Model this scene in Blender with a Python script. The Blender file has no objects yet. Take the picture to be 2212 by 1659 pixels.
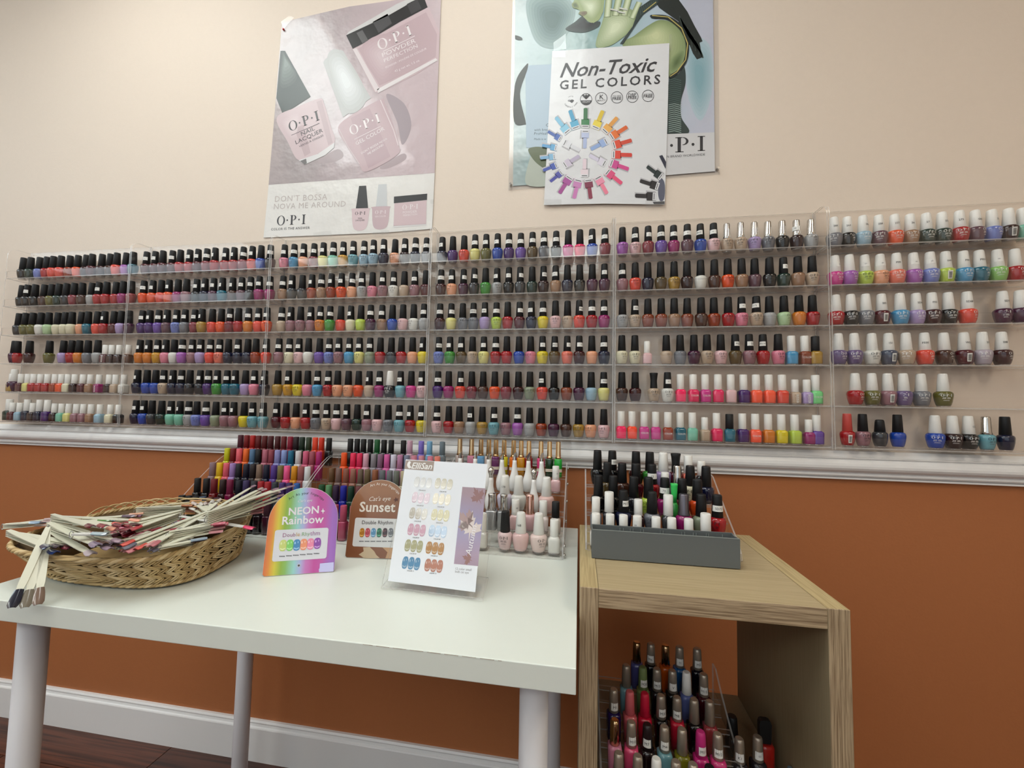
import bpy, math, random
from mathutils import Vector, Matrix
RNG = random.Random(11)
SC = bpy.context.scene
COL = SC.collection
PI = math.pi

# ------------------------------------------------------------------ camera
F_PX = 894.5556; IW, IH = 2212, 1659
CAM = Vector((0.4395, -1.2115, 1.1010)); YAW, PITCH, ROLL = 0.1625, 0.0577, 0.0192
fwd = Vector((-math.sin(YAW)*math.cos(PITCH), math.cos(YAW)*math.cos(PITCH), math.sin(PITCH)))
_rt = Vector((math.cos(YAW), math.sin(YAW), 0)); _up = _rt.cross(fwd)
rgt = _rt*math.cos(ROLL) + _up*math.sin(ROLL); upv = -_rt*math.sin(ROLL) + _up*math.cos(ROLL)
cd = bpy.data.cameras.new('camera'); cam = bpy.data.objects.new('camera', cd); COL.objects.link(cam)
cd.sensor_width = 36; cd.lens = F_PX/IW*36; cd.clip_start = 0.02
m3 = Matrix((rgt, upv, -fwd)).transposed()
cam.matrix_world = Matrix.Translation(CAM) @ m3.to_4x4()
SC.camera = cam

# ------------------------------------------------------------------ world, lights, exposure
vs = SC.view_settings
vs.view_transform = 'Standard'; vs.look = 'None'; vs.gamma = 1; vs.use_curve_mapping = False
vs.exposure = -0.85
SC.cycles.transparent_max_bounces = 28
SC.cycles.max_bounces = 5; SC.cycles.diffuse_bounces = 3; SC.cycles.glossy_bounces = 3
SC.cycles.caustics_reflective = False; SC.cycles.caustics_refractive = False
SC.cycles.adaptive_threshold = .08; SC.cycles.adaptive_min_samples = 16
w = bpy.data.worlds.new('world'); SC.world = w; w.use_nodes = True
w.node_tree.nodes['Background'].inputs[0].default_value = (0.75, 0.85, 1.0, 1)
w.node_tree.nodes['Background'].inputs[1].default_value = 0.35

def area(name, loc, target, sx, sy, power, col):
    ld = bpy.data.lights.new(name, 'AREA'); ld.shape = 'RECTANGLE'; ld.size = sx; ld.size_y = sy
    ld.energy = power; ld.color = col
    o = bpy.data.objects.new(name, ld); COL.objects.link(o); o.location = loc
    o.rotation_euler = (Vector(target)-Vector(loc)).to_track_quat('-Z', 'Y').to_euler()
    return o
# daylight of the shop window in the left wall and of the glazed front behind the camera
area('daylight_side_window', (-3.05, -1.75, 2.35), (0, -1.75, 1.2), 2.1, .75, 36, (0.82, 0.94, 1.0))
area('daylight_shop_front', (-0.4, -4.35, 1.5), (-0.4, 0, 1.5), 4.4, 2.2, 46, (0.84, 0.95, 1.0))
CEIL_Z = 2.9
LAMPS = [(-1.05, -.95), (.16, -1.0), (-2.7, -3.6), (-1.45, -3.6), (.36, -3.6), (1.85, -1.9)]  # last panel is added to warm and brighten the right side of the wall
LAMP_POWER = 15.5; LAMP_FAR = 14

# ------------------------------------------------------------------ measuring helpers
def ray(px, py):
    return fwd*F_PX + rgt*(px-IW/2) + upv*(IH/2-py)
def at_y(px, py, y):
    d = ray(px, py); return CAM + d*((y-CAM.y)/d.y)
def at_z(px, py, z):
    d = ray(px, py); return CAM + d*((z-CAM.z)/d.z)
def proj(p):
    d = Vector(p)-CAM; zc = d.dot(fwd)
    return IW/2+F_PX*d.dot(rgt)/zc, IH/2-F_PX*d.dot(upv)/zc
def x_for(px, y, z):
    a, b = -3.0, 3.0
    for _ in range(40):
        m = (a+b)/2
        if proj((m, y, z))[0] < px: a = m
        else: b = m
    return (a+b)/2

# ------------------------------------------------------------------ materials
def srgb(h):
    h = h.lstrip('#'); c = [int(h[i:i+2], 16)/255 for i in (0, 2, 4)]
    return tuple((x/12.92 if x <= .04045 else ((x+.055)/1.055)**2.4) for x in c)+(1,)
MATS = {}
def mat(key, col='#ffffff', rough=.5, metal=0., coat=0., spec=.5, emit=0, objcolor=False, attr=None, noise=0, nscale=200, bump=0, bscale=80, bdist=.002):
    if key in MATS: return MATS[key]
    m = bpy.data.materials.new(key); m.use_nodes = True; nt = m.node_tree; b = nt.nodes['Principled BSDF']
    b.inputs['Base Color'].default_value = srgb(col); b.inputs['Roughness'].default_value = rough
    b.inputs['Metallic'].default_value = metal; b.inputs['Coat Weight'].default_value = coat
    b.inputs['Coat Roughness'].default_value = .06; b.inputs['Specular IOR Level'].default_value = spec
    if emit:
        b.inputs['Emission Color'].default_value = srgb(col); b.inputs['Emission Strength'].default_value = emit
    if objcolor:
        oi = nt.nodes.new('ShaderNodeObjectInfo'); nt.links.new(oi.outputs['Color'], b.inputs['Base Color'])
    if attr:
        an = nt.nodes.new('ShaderNodeAttribute'); an.attribute_name = attr; nt.links.new(an.outputs['Color'], b.inputs['Base Color'])
    tc = None
    if noise or bump: tc = nt.nodes.new('ShaderNodeTexCoord')
    if noise:
        n = nt.nodes.new('ShaderNodeTexNoise'); n.inputs['Scale'].default_value = nscale; n.inputs['Detail'].default_value = 6
        nt.links.new(tc.outputs['Object'], n.inputs['Vector'])
        mx = nt.nodes.new('ShaderNodeMix'); mx.data_type = 'RGBA'
        c = srgb(col)
        mx.inputs['A'].default_value = tuple(x*(1-noise) for x in c[:3])+(1,)
        mx.inputs['B'].default_value = tuple(min(1, x*(1+noise)) for x in c[:3])+(1,)
        nt.links.new(n.outputs['Fac'], mx.inputs['Factor']); nt.links.new(mx.outputs['Result'], b.inputs['Base Color'])
    if bump:
        n2 = nt.nodes.new('ShaderNodeTexNoise'); n2.inputs['Scale'].default_value = bscale; n2.inputs['Detail'].default_value = 3
        nt.links.new(tc.outputs['Object'], n2.inputs['Vector'])
        bp = nt.nodes.new('ShaderNodeBump'); bp.inputs['Strength'].default_value = bump; bp.inputs['Distance'].default_value = bdist
        nt.links.new(n2.outputs['Fac'], bp.inputs['Height']); nt.links.new(bp.outputs['Normal'], b.inputs['Normal'])
    MATS[key] = m
    return m

def acrylic(key, tint, gloss, white, rough=.04):
    m = bpy.data.materials.new(key); m.use_nodes = True; nt = m.node_tree; nt.nodes.clear()
    out = nt.nodes.new('ShaderNodeOutputMaterial'); tr = nt.nodes.new('ShaderNodeBsdfTransparent')
    tr.inputs[0].default_value = tint
    gl = nt.nodes.new('ShaderNodeBsdfGlossy'); gl.inputs['Roughness'].default_value = rough
    gl.inputs['Color'].default_value = (1, 1, 1, 1)
    df = nt.nodes.new('ShaderNodeBsdfDiffuse'); df.inputs[0].default_value = (.85, .84, .83, 1)
    lw = nt.nodes.new('ShaderNodeLayerWeight'); lw.inputs[0].default_value = .5
    pw = nt.nodes.new('ShaderNodeMath'); pw.operation = 'POWER'; pw.inputs[1].default_value = 5; nt.links.new(lw.outputs['Facing'], pw.inputs[0])
    ml = nt.nodes.new('ShaderNodeMath'); ml.operation = 'MULTIPLY_ADD'; ml.inputs[1].default_value = .9*min(gloss, 1); ml.inputs[2].default_value = .045*gloss
    nt.links.new(pw.outputs[0], ml.inputs[0])
    m1 = nt.nodes.new('ShaderNodeMixShader'); m1.inputs[0].default_value = white
    nt.links.new(tr.outputs[0], m1.inputs[1]); nt.links.new(df.outputs[0], m1.inputs[2])
    m2 = nt.nodes.new('ShaderNodeMixShader'); nt.links.new(ml.outputs[0], m2.inputs[0])
    nt.links.new(m1.outputs[0], m2.inputs[1]); nt.links.new(gl.outputs[0], m2.inputs[2])
    nt.links.new(m2.outputs[0], out.inputs[0]); MATS[key] = m
    return m
ACR = acrylic('clear_acrylic', (.997, .993, .99, 1), .4, .003)
ACE = acrylic('acrylic_cut_edge', (.86, .85, .84, 1), 1.0, .30, .15)
GLS = acrylic('clear_glass', (.82, .80, .79, 1), 1.2, .10)
FILM = acrylic('clear_plastic_film', (.97, .97, .97, 1), 1.0, .06, .12)

def wood(key, dark, light, axis, scale=1.0, rough=.55):
    m = bpy.data.materials.new(key); m.use_nodes = True; nt = m.node_tree; b = nt.nodes['Principled BSDF']
    tc = nt.nodes.new('ShaderNodeTexCoord'); mp = nt.nodes.new('ShaderNodeMapping')
    s = [260*scale]*3; s[axis] = 7*scale; mp.inputs['Scale'].default_value = s
    nt.links.new(tc.outputs['Object'], mp.inputs[0])
    n = nt.nodes.new('ShaderNodeTexNoise'); n.inputs['Scale'].default_value = 1; n.inputs['Detail'].default_value = 5; n.inputs['Distortion'].default_value = .6
    nt.links.new(mp.outputs[0], n.inputs['Vector'])
    cr = nt.nodes.new('ShaderNodeValToRGB'); cr.color_ramp.elements[0].position = .36; cr.color_ramp.elements[0].color = srgb(dark)
    cr.color_ramp.elements[1].position = .60; cr.color_ramp.elements[1].color = srgb(light)
    nt.links.new(n.outputs['Fac'], cr.inputs[0]); nt.links.new(cr.outputs[0], b.inputs['Base Color'])
    b.inputs['Roughness'].default_value = rough
    bp = nt.nodes.new('ShaderNodeBump'); bp.inputs['Strength'].default_value = .25; bp.inputs['Distance'].default_value = .0006
    nt.links.new(n.outputs['Fac'], bp.inputs['Height']); nt.links.new(bp.outputs['Normal'], b.inputs['Normal'])
    MATS[key] = m
    return m

# ------------------------------------------------------------------ mesh builder
class MB:
    def __init__(s): s.v = []; s.f = []; s.m = []; s.mats = []; s.smooth = []
    def slot(s, m):
        if m not in s.mats: s.mats.append(m)
        return s.mats.index(m)
    def add(s, vs_, fs, m=None, sm=False):
        k = len(s.v); s.v += [tuple(p) for p in vs_]; i = s.slot(m) if m else 0
        for f in fs: s.f.append([a+k for a in f]); s.m.append(i); s.smooth.append(sm)
        return s
    def box(s, a, b, m=None, thin=None, edge=None):
        x0, y0, z0 = [min(p, q) for p, q in zip(a, b)]; x1, y1, z1 = [max(p, q) for p, q in zip(a, b)]
        vs_ = [(x0, y0, z0), (x1, y0, z0), (x1, y1, z0), (x0, y1, z0), (x0, y0, z1), (x1, y0, z1), (x1, y1, z1), (x0, y1, z1)]
        fs = [(0, 3, 2, 1), (4, 5, 6, 7), (0, 1, 5, 4), (2, 3, 7, 6), (0, 4, 7, 3), (1, 2, 6, 5)]; ax = [2, 2, 1, 1, 0, 0]
        if edge:
            for f, a_ in zip(fs, ax):
                pass
            big = [f for f, a_ in zip(fs, ax) if a_ == thin]; sml = [f for f, a_ in zip(fs, ax) if a_ != thin]
            k = len(s.v); s.v += vs_
            for f in big: s.f.append([q+k for q in f]); s.m.append(s.slot(m)); s.smooth.append(False)
            for f in sml: s.f.append([q+k for q in f]); s.m.append(s.slot(edge)); s.smooth.append(False)
        else: s.add(vs_, fs, m)
        return s
    def prism(s, pts, off, m=None, edge=None, flip=False):
        """pts: 3D loop, off: extrusion vector"""
        n = len(pts); off = Vector(off); a = [Vector(p) for p in pts]; b = [p+off for p in a]
        k = len(s.v); s.v += [tuple(p) for p in a+b]
        im = s.slot(m) if m else 0; ie = s.slot(edge) if edge else im
        s.f.append([k+i for i in range(n)]); s.m.append(im); s.smooth.append(False)
        s.f.append([k+n+i for i in reversed(range(n))]); s.m.append(im); s.smooth.append(False)
        for i in range(n):
            j = (i+1) % n; s.f.append([k+j, k+i, k+n+i, k+n+j]); s.m.append(ie); s.smooth.append(False)
        return s
    def lathe(s, prof, seg=16, m=None, n=None, sx=1, sy=1, c=(0, 0, 0), sm=True, capend=True, rot=0):
        """prof: (z, r) list; n: superellipse exponent for squarish sections"""
        vs_ = []; 
        for z, r in prof:
            for i in range(seg):
                t = 2*PI*(i+.5)/seg+rot; cx, sy_ = math.cos(t), math.sin(t); k = 1.
                if n: k = 1/((abs(cx)**n+abs(sy_)**n)**(1/n))
                vs_.append((c[0]+r*cx*k*sx, c[1]+r*sy_*k*sy, c[2]+z))
        fs = []
        for j in range(len(prof)-1):
            for i in range(seg):
                q = (i+1) % seg; fs.append((j*seg+i, j*seg+q, (j+1)*seg+q, (j+1)*seg+i))
        s.add(vs_, fs, m, sm)
        k = len(s.v)-len(vs_)
        if capend:
            s.f.append([k+i for i in reversed(range(seg))]); s.m.append(s.slot(m) if m else 0); s.smooth.append(False)
            e = k+(len(prof)-1)*seg; s.f.append([e+i for i in range(seg)]); s.m.append(s.slot(m) if m else 0); s.smooth.append(False)
        return s
    def tube(s, pts, r, seg=6, m=None, closed=False, flat=1.0, taper=None):
        pts = [Vector(p) for p in pts]; n = len(pts); vs_ = []
        for i, p in enumerate(pts):
            a = pts[(i-1) % n] if (closed or i > 0) else p; b = pts[(i+1) % n] if (closed or i < n-1) else p
            d = (b-a).normalized(); ref = Vector((0, 0, 1)) if abs(d.z) < .9 else Vector((1, 0, 0))
            u = d.cross(ref).normalized(); v = u.cross(d).normalized(); rr = r*(taper[i] if taper else 1)
            for k in range(seg):
                t = 2*PI*k/seg; vs_.append(p+u*(math.cos(t)*rr*flat)+v*(math.sin(t)*rr))
        fs = []
        for i in range(n if closed else n-1):
            j = (i+1) % n
            for k in range(seg):
                q = (k+1) % seg; fs.append((i*seg+k, i*seg+q, j*seg+q, j*seg+k))
        if not closed: fs += [tuple(reversed(range(seg))), tuple((n-1)*seg+k for k in range(seg))]
        s.add(vs_, fs, m, True)
        return s
    def mesh(s, name, default=None):
        me = bpy.data.meshes.new(name); me.from_pydata(s.v, [], s.f)
        for m in (s.mats or ([default] if default else [])): me.materials.append(m)
        me.polygons.foreach_set('material_index', s.m); me.polygons.foreach_set('use_smooth', s.smooth); me.update()
        return me
    def build(s, name, m=None, parent=None, loc=None):
        if m and not s.mats: s.mats = [m]
        return link(name, s.mesh(name), parent, loc)

def link(name, me, parent=None, loc=None):
    o = bpy.data.objects.new(name, me); COL.objects.link(o)
    if parent: o.parent = parent
    if loc is not None: o.location = loc
    return o
def empty(name, loc=(0, 0, 0)):
    o = bpy.data.objects.new(name, None); COL.objects.link(o); o.location = loc; o.empty_display_size = .02
    return o
def tag(o, label, cat, group=None, kind=None):
    o['label'] = label; o['category'] = cat
    if group: o['group'] = group
    if kind: o['kind'] = kind
    return o
def structure(o, label=None):
    o['kind'] = 'structure'
    if label: o['label'] = label
    return o
def bevel(o, wd, seg=2):
    b = o.modifiers.new('bevel', 'BEVEL'); b.width = wd; b.segments = seg; b.limit_method = 'ANGLE'
    return o

# ------------------------------------------------------------------ text
_tx = {}
TXS = bpy.data.scenes.new('lettering_workshop')
def text_geo(s, size=1.0, bold=0., shear=0., spacing=1.0):
    key = (s, bold, shear, spacing)
    if key not in _tx:
        cu = bpy.data.curves.new('txt', 'FONT'); cu.body = s; cu.size = 1; cu.resolution_u = 2; cu.offset = bold; cu.shear = shear
        cu.space_character = spacing; cu.fill_mode = 'FRONT'
        ob = bpy.data.objects.new('txt', cu); TXS.collection.objects.link(ob)
        TXS.view_layers[0].update(); dg = TXS.view_layers[0].depsgraph; me = bpy.data.meshes.new_from_object(ob.evaluated_get(dg))
        vv = [(v.co.x, v.co.y) for v in me.vertices]; ff = [tuple(p.vertices) for p in me.polygons]
        bpy.data.objects.remove(ob); bpy.data.curves.remove(cu); bpy.data.meshes.remove(me)
        if not vv: vv = [(0, 0)]; ff = []
        x0 = min(p[0] for p in vv); x1 = max(p[0] for p in vv)
        _tx[key] = ([(x-x0, y) for x, y in vv], ff, x1-x0)
    vv, ff, wd = _tx[key]
    return [(x*size, y*size) for x, y in vv], ff, wd*size
def opi_geo():
    """O . P . I in a high-contrast roman, cap height 1, returns pts, faces, width"""
    V, Fc = [], []
    def quad(pts):
        k = len(V); V.extend(pts); Fc.append(tuple(k+i for i in range(len(pts))))
    def ringg(cx, cy, ax, ay, bx, by, a0=0, a1=2*PI, n=22):
        k = len(V)
        for i in range(n+1):
            t = a0+(a1-a0)*i/n; V.append((cx+ax*math.cos(t), cy+ay*math.sin(t))); V.append((cx+bx*math.cos(t), cy+by*math.sin(t)))
        for i in range(n): Fc.append((k+2*i, k+2*i+2, k+2*i+3, k+2*i+1))
    ringg(.46, .5, .46, .52, .29, .48)
    def dot(cx): quad([(cx+.09*math.cos(2*PI*i/10), .5+.09*math.sin(2*PI*i/10)) for i in range(10)])
    dot(1.18)
    x = 1.5
    quad([(x+.1, 0), (x+.29, 0), (x+.29, 1), (x+.1, 1)]); quad([(x, 0), (x+.4, 0), (x+.4, .05), (x, .05)]); quad([(x, .95), (x+.3, .95), (x+.3, 1), (x, 1)])
    ringg(x+.36, .735, .34, .265, .17, .225, -PI/2, PI/2); quad([(x+.27, .47), (x+.37, .47), (x+.37, .51), (x+.27, .51)]); quad([(x+.27, .96), (x+.37, .96), (x+.37, 1), (x+.27, 1)])
    dot(2.52); x = 2.85
    quad([(x+.11, 0), (x+.3, 0), (x+.3, 1), (x+.11, 1)]); quad([(x, 0), (x+.41, 0), (x+.41, .05), (x, .05)]); quad([(x, .95), (x+.41, .95), (x+.41, 1), (x, 1)])
    return V, Fc, 3.26
OPI = opi_geo()

class Plane:
    """A flat surface in the room with its own 2D frame; local x along, local z up, viewer on local -y."""
    def __init__(s, o, xd, ud):
        s.o = Vector(o); s.x = Vector(xd).normalized(); ud = Vector(ud); s.z = (ud-s.x*ud.dot(s.x)).normalized(); s.n = s.z.cross(s.x).normalized()
        s.M = Matrix((( s.x.x, s.n.x, s.z.x, s.o.x), (s.x.y, s.n.y, s.z.y, s.o.y), (s.x.z, s.n.z, s.z.z, s.o.z), (0, 0, 0, 1)))
    def uv(s, px, py):
        d = ray(px, py); t = (s.o-CAM).dot(s.n)/d.dot(s.n); p = CAM+d*t-s.o
        return p.dot(s.x), p.dot(s.z)
class Print:
    """collects flat printed shapes on a Plane; crop=(ox, oy, scale) lets photo crop coordinates be used"""
    def __init__(s, plane, crop=(0, 0, 1)): s.p = plane; s.c = crop; s.mb = MB(); s.lay = 0
    def pt(s, q): return s.p.uv(s.c[0]+q[0]/s.c[2], s.c[1]+q[1]/s.c[2])
    def uvpoly(s, pts, m, d):
        s.mb.add([(u, -d, v) for u, v in pts], [tuple(range(len(pts)))], m); return s
    def poly(s, pts, m, d): return s.uvpoly([s.pt(q) for q in pts], m, d)
    def curve(s, pts, m, d, n=6):
        q = [s.pt(p) for p in pts]; out = []; N = len(q)
        for i in range(N):
            p0, p1, p2, p3 = q[i-1], q[i], q[(i+1) % N], q[(i+2) % N]
            for k in range(n):
                t = k/n
                out.append(tuple(.5*((2*p1[a])+(-p0[a]+p2[a])*t+(2*p0[a]-5*p1[a]+4*p2[a]-p3[a])*t*t+(-p0[a]+3*p1[a]-3*p2[a]+p3[a])*t**3) for a in (0, 1)))
        return s.uvpoly(out, m, d)
    def soft(s, pts, c0, c1, d, steps=7, inner=.25, shift=(0, 0)):
        cx = sum(p[0] for p in pts)/len(pts); cy = sum(p[1] for p in pts)/len(pts)
        for k in range(steps):
            f = k/(steps-1); g = 1-(1-inner)*f; c = ''.join('%02x' % int(int(c0[i:i+2], 16)*(1-f)+int(c1[i:i+2], 16)*f) for i in (0, 2, 4))
            s.curve([(cx+(x-cx)*g+shift[0]*f, cy+(y-cy)*g+shift[1]*f) for x, y in pts], ink(c), d+.00004*k)
        return s
    def stroke(s, pts, wpx, m, d):
        q = [s.pt(p) for p in pts]; sc = abs(s.pt((1000, 500))[0]-s.pt((0, 500))[0])/1000; wd = wpx*sc/2
        for (a, b) in zip(q, q[1:]):
            dx, dz = b[0]-a[0], b[1]-a[1]; L = math.hypot(dx, dz) or 1; nx, nz = -dz/L*wd, dx/L*wd
            s.uvpoly([(a[0]+nx, a[1]+nz), (a[0]-nx, a[1]-nz), (b[0]-nx, b[1]-nz), (b[0]+nx, b[1]+nz)], m, d)
        return s
    def ell(s, c, rx, ry, m, d, n=20, rot=0):
        return s.poly([(c[0]+rx*math.cos(t)*math.cos(rot)-ry*math.sin(t)*math.sin(rot), c[1]+rx*math.cos(t)*math.sin(rot)+ry*math.sin(t)*math.cos(rot)) for t in [2*PI*i/n for i in range(n)]], m, d)
    def _place(s, geo, A, B, m, d, hscale):
        vv, ff, wd = geo; a = Vector(s.pt(A)); b = Vector(s.pt(B)); e = b-a; L = e.length; e /= L; nrm = Vector((-e.y, e.x)); k = L/wd
        s.mb.add([(a.x+e.x*x*k+nrm.x*y*k*hscale, -d, a.y+e.y*x*k+nrm.y*y*k*hscale) for x, y in vv], ff, m); return s
    def text(s, t, A, B, m, d, bold=0., shear=0., spacing=1., hs=1.): return s._place(text_geo(t, 1, bold, shear, spacing), A, B, m, d, hs)
    def opi(s, A, B, m, d, hs=1.): return s._place(OPI, A, B, m, d, hs)
    def arctext(s, t, c, r, a0, a1, h, m, d):
        """characters along an arc round c (crop px), angles in degrees clockwise from up, h = letter height in crop px"""
        cu = s.pt(c); ru = abs(s.pt((c[0]+r, c[1]))[0]-cu[0]); k = ru/r*h/.72
        adv = [max(text_geo(ch)[2], .22) if ch != ' ' else .3 for ch in t]; tot = sum(adv)+.12*len(t); run = 0
        for ch, ad in zip(t, adv):
            if ch != ' ':
                vv, ff, wd = text_geo(ch); mid = (run+ad/2)/tot; an = math.radians(a0+(a1-a0)*mid)
                ex = (math.cos(an), -math.sin(an)); ez = (math.sin(an), math.cos(an)); o = (cu[0]+ru*math.sin(an), cu[1]+ru*math.cos(an))
                s.mb.add([(o[0]+ex[0]*(x-wd/2)*k+ez[0]*y*k, -d, o[1]+ex[1]*(x-wd/2)*k+ez[1]*y*k) for x, y in vv], ff, m)
            run += ad+.12
        return s
    def build(s, name, parent): return s.mb.build(name, None, parent)
def paper(name, plane, uvpts, th, m, edge=None):
    mb = MB(); mb.prism([(u, 0, v) for u, v in uvpts], (0, th, 0), m, edge); o = mb.build(name); o.matrix_world = plane.M; return o

# ================================================================== the setting
M_CREAM = mat('cream_wall_paint', '#dfd0c1', .62, spec=.35, noise=.02, nscale=60, bump=.12, bscale=160)
M_ORANGE = mat('terracotta_wall_paint', '#ab6a40', .6, spec=.3, noise=.03, nscale=60, bump=.12, bscale=160)
M_TRIM = mat('white_trim_paint', '#ecebea', .3, spec=.5)
M_CEIL = mat('ceiling_paint', '#ece8e0', .8)
SPLIT = .965
X0, X1, YB = -3.1, 2.6, -4.4
mb = MB()
mb.add([(X0, 0, 0), (X1, 0, 0), (X1, 0, SPLIT), (X0, 0, SPLIT), (X1, 0, CEIL_Z), (X0, 0, CEIL_Z)], [(0, 1, 2, 3)], M_ORANGE)
mb.f.append([3, 2, 4, 5]); mb.m.append(mb.slot(M_CREAM)); mb.smooth.append(False)
mb.box((X0, .001, 0), (X1, .1, CEIL_Z), M_CREAM)
structure(mb.build('wall_back'), 'cream wall with terracotta lower half')
mb = MB(); mb.box((X1, YB, 0), (X1+.1, .1, CEIL_Z), M_CREAM); structure(mb.build('wall_right'))
mb = MB()                                   # left wall with a shop window opening
wy0, wy1, wz0, wz1 = -2.8, -.7, 1.95, 2.75
mb.box((X0-.1, YB, 0), (X0, wy0, CEIL_Z), M_CREAM); mb.box((X0-.1, wy1, 0), (X0, .1, CEIL_Z), M_CREAM)
mb.box((X0-.1, wy0, 0), (X0, wy1, SPLIT), M_ORANGE); mb.box((X0-.1, wy0, SPLIT), (X0, wy1, wz0), M_CREAM); mb.box((X0-.1, wy0, wz1), (X0, wy1, CEIL_Z), M_CREAM)
structure(mb.build('wall_left'))
mb = MB(); fx0, fx1, fz0, fz1 = -2.6, 1.8, .4, 2.6
mb.box((X0, YB-.1, 0), (fx0, YB, CEIL_Z), M_CREAM); mb.box((fx1, YB-.1, 0), (X1, YB, CEIL_Z), M_CREAM)
mb.box((fx0, YB-.1, 0), (fx1, YB, fz0), M_ORANGE); mb.box((fx0, YB-.1, fz1), (fx1, YB, CEIL_Z), M_CREAM)
structure(mb.build('wall_front'))
mb = MB(); mb.box((X0, YB, CEIL_Z), (X1, 0, CEIL_Z+.08), M_CEIL); structure(mb.build('ceiling'))
def window(name, a, b, axis):
    r = empty(name, a); r['kind'] = 'structure'
    fr = MB(); lo, hi = Vector(a), Vector(b); sp = hi-lo
    def bar(p, q): fr.box(p, q, M_TRIM)
    if axis == 0:
        for y in (0, sp.y/2, sp.y): bar((-.03, y-.03, 0), (.03, y+.03, sp.z))
        for z in (0, sp.z): bar((-.03, 0, z-.03), (.03, sp.y, z+.03))
        g = MB().box((-.003, 0, 0), (.003, sp.y, sp.z), ACR)
    else:
        for k in range(4): x = sp.x*k/3; bar((x-.03, -.03, 0), (x+.03, .03, sp.z))
        for z in (0, sp.z): bar((0, -.03, z-.03), (sp.x, .03, z+.03))
        g = MB().box((0, -.003, 0), (sp.x, .003, sp.z), ACR)
    fr.build('window_frame', None, r); g.build('pane', None, r)
window('window_1', (X0-.06, wy0, wz0), (X0-.06, wy1, wz1), 0)
window('window_2', (fx0, YB-.06, fz0), (fx1, YB-.06, fz1), 1)

# floor of dark laminate planks
M_FLOORS = [wood('dark_laminate_a', '#35190f', '#5c3020', 0, .35, .35), wood('dark_laminate_b', '#3b1d12', '#643725', 0, .35, .35), wood('dark_laminate_c', '#301710', '#553022', 0, .35, .35)]
fl = MB().box((X0, YB, -.06), (X1, 0, -.008), mat('floor_joint', '#160c08', .7)).build('floor'); structure(fl)
pm = []
for mm in M_FLOORS:
    b_ = MB().box((0, 0, -.008), (1.216, .1315, 0), mm); pm.append(b_.mesh('plank'))
k = 0
for r_ in range(10):                         # the planks near the wall, in view below the table
    y = -.1335*(r_+1); off = (r_*.47) % 1.218
    for c_ in range(6):
        x = -3.27-off+c_*1.2185
        o = link('plank', pm[(r_*2+c_) % 3], fl, (x, y, 0)); k += 1
far = MB()
far.box((X0, YB, -.008), (X1, -.1335*10-.002, 0), M_FLOORS[0])
fo = far.build('plank', None, fl); fo['kind'] = 'stuff'

def extrude(name, prof, x0, x1, m):
    mb = MB(); n = len(prof)
    mb.add([(x0, y, z) for y, z in prof]+[(x1, y, z) for y, z in prof], [(i, i+1, n+i+1, n+i) for i in range(n-1)]+[tuple(range(n)), tuple(range(2*n-1, n-1, -1))], m)
    return structure(mb.build(name))
extrude('trim_1', [(0, .9345), (-.010, .9345), (-.010, .939), (-.007, .9402), (-.013, .9415), (-.0155, .9455), (-.013, .9500), (-.0135, .9520), (-.0195, .9545), (-.0250, .9590), (-.0282, .9645), (-.0288, .9705), (-.0275, .9770), (-.0250, .9830), (-.0235, .9852), (-.021, .9862), (-.021, .9885), (-.0245, .9890), (-.0245, .9922), (-.0185, .9930), (-.0175, 1.000), (-.012, 1.007), (0, 1.007)], X0, X1, M_TRIM)
extrude('baseboard_back', [(0, 0), (-.015, 0), (-.015, .0955), (-.0135, .0985), (-.010, .1005), (-.0085, .107), (-.0105, .1115), (-.0075, .1165), (0, .1165)], X0, X1, M_TRIM)

# ceiling light panels
def lamp(x, y, i):
    r = empty('ceiling_light', (x, y, CEIL_Z)); sx, sy = .6, 1.2
    mb = MB()
    for a, b_ in (((-sx/2-.03, -sy/2-.03, -.03), (sx/2+.03, -sy/2, 0)), ((-sx/2-.03, sy/2, -.03), (sx/2+.03, sy/2+.03, 0)), ((-sx/2-.03, -sy/2, -.03), (-sx/2, sy/2, 0)), ((sx/2, -sy/2, -.03), (sx/2+.03, sy/2, 0))): mb.box(a, b_, M_TRIM)
    mb.build('frame', None, r)
    MB().box((-sx/2, -sy/2, -.018), (sx/2, sy/2, -.008), mat('lamp_diffuser', '#fff8f0', .5, emit=6)).build('diffuser', None, r)
    tag(r, 'flat ceiling light panel, %s' % ['left one near the bottle wall', 'right one near the bottle wall', 'left one near the shop front', 'middle one near the shop front', 'right one near the shop front', 'warm one added to brighten the right end of the bottle wall'][i], 'ceiling light', 'ceiling light panels')
    area('lamp_light', (x, y, CEIL_Z-.04), (x, y, 0), sx*.95, sy*.9, 20 if i == 5 else LAMP_POWER if y > -2 else LAMP_FAR, (1.0, .86, .62) if i == 5 else (.80, .945, .96))
for i, (x, y) in enumerate(LAMPS): lamp(x, y, i)

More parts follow.
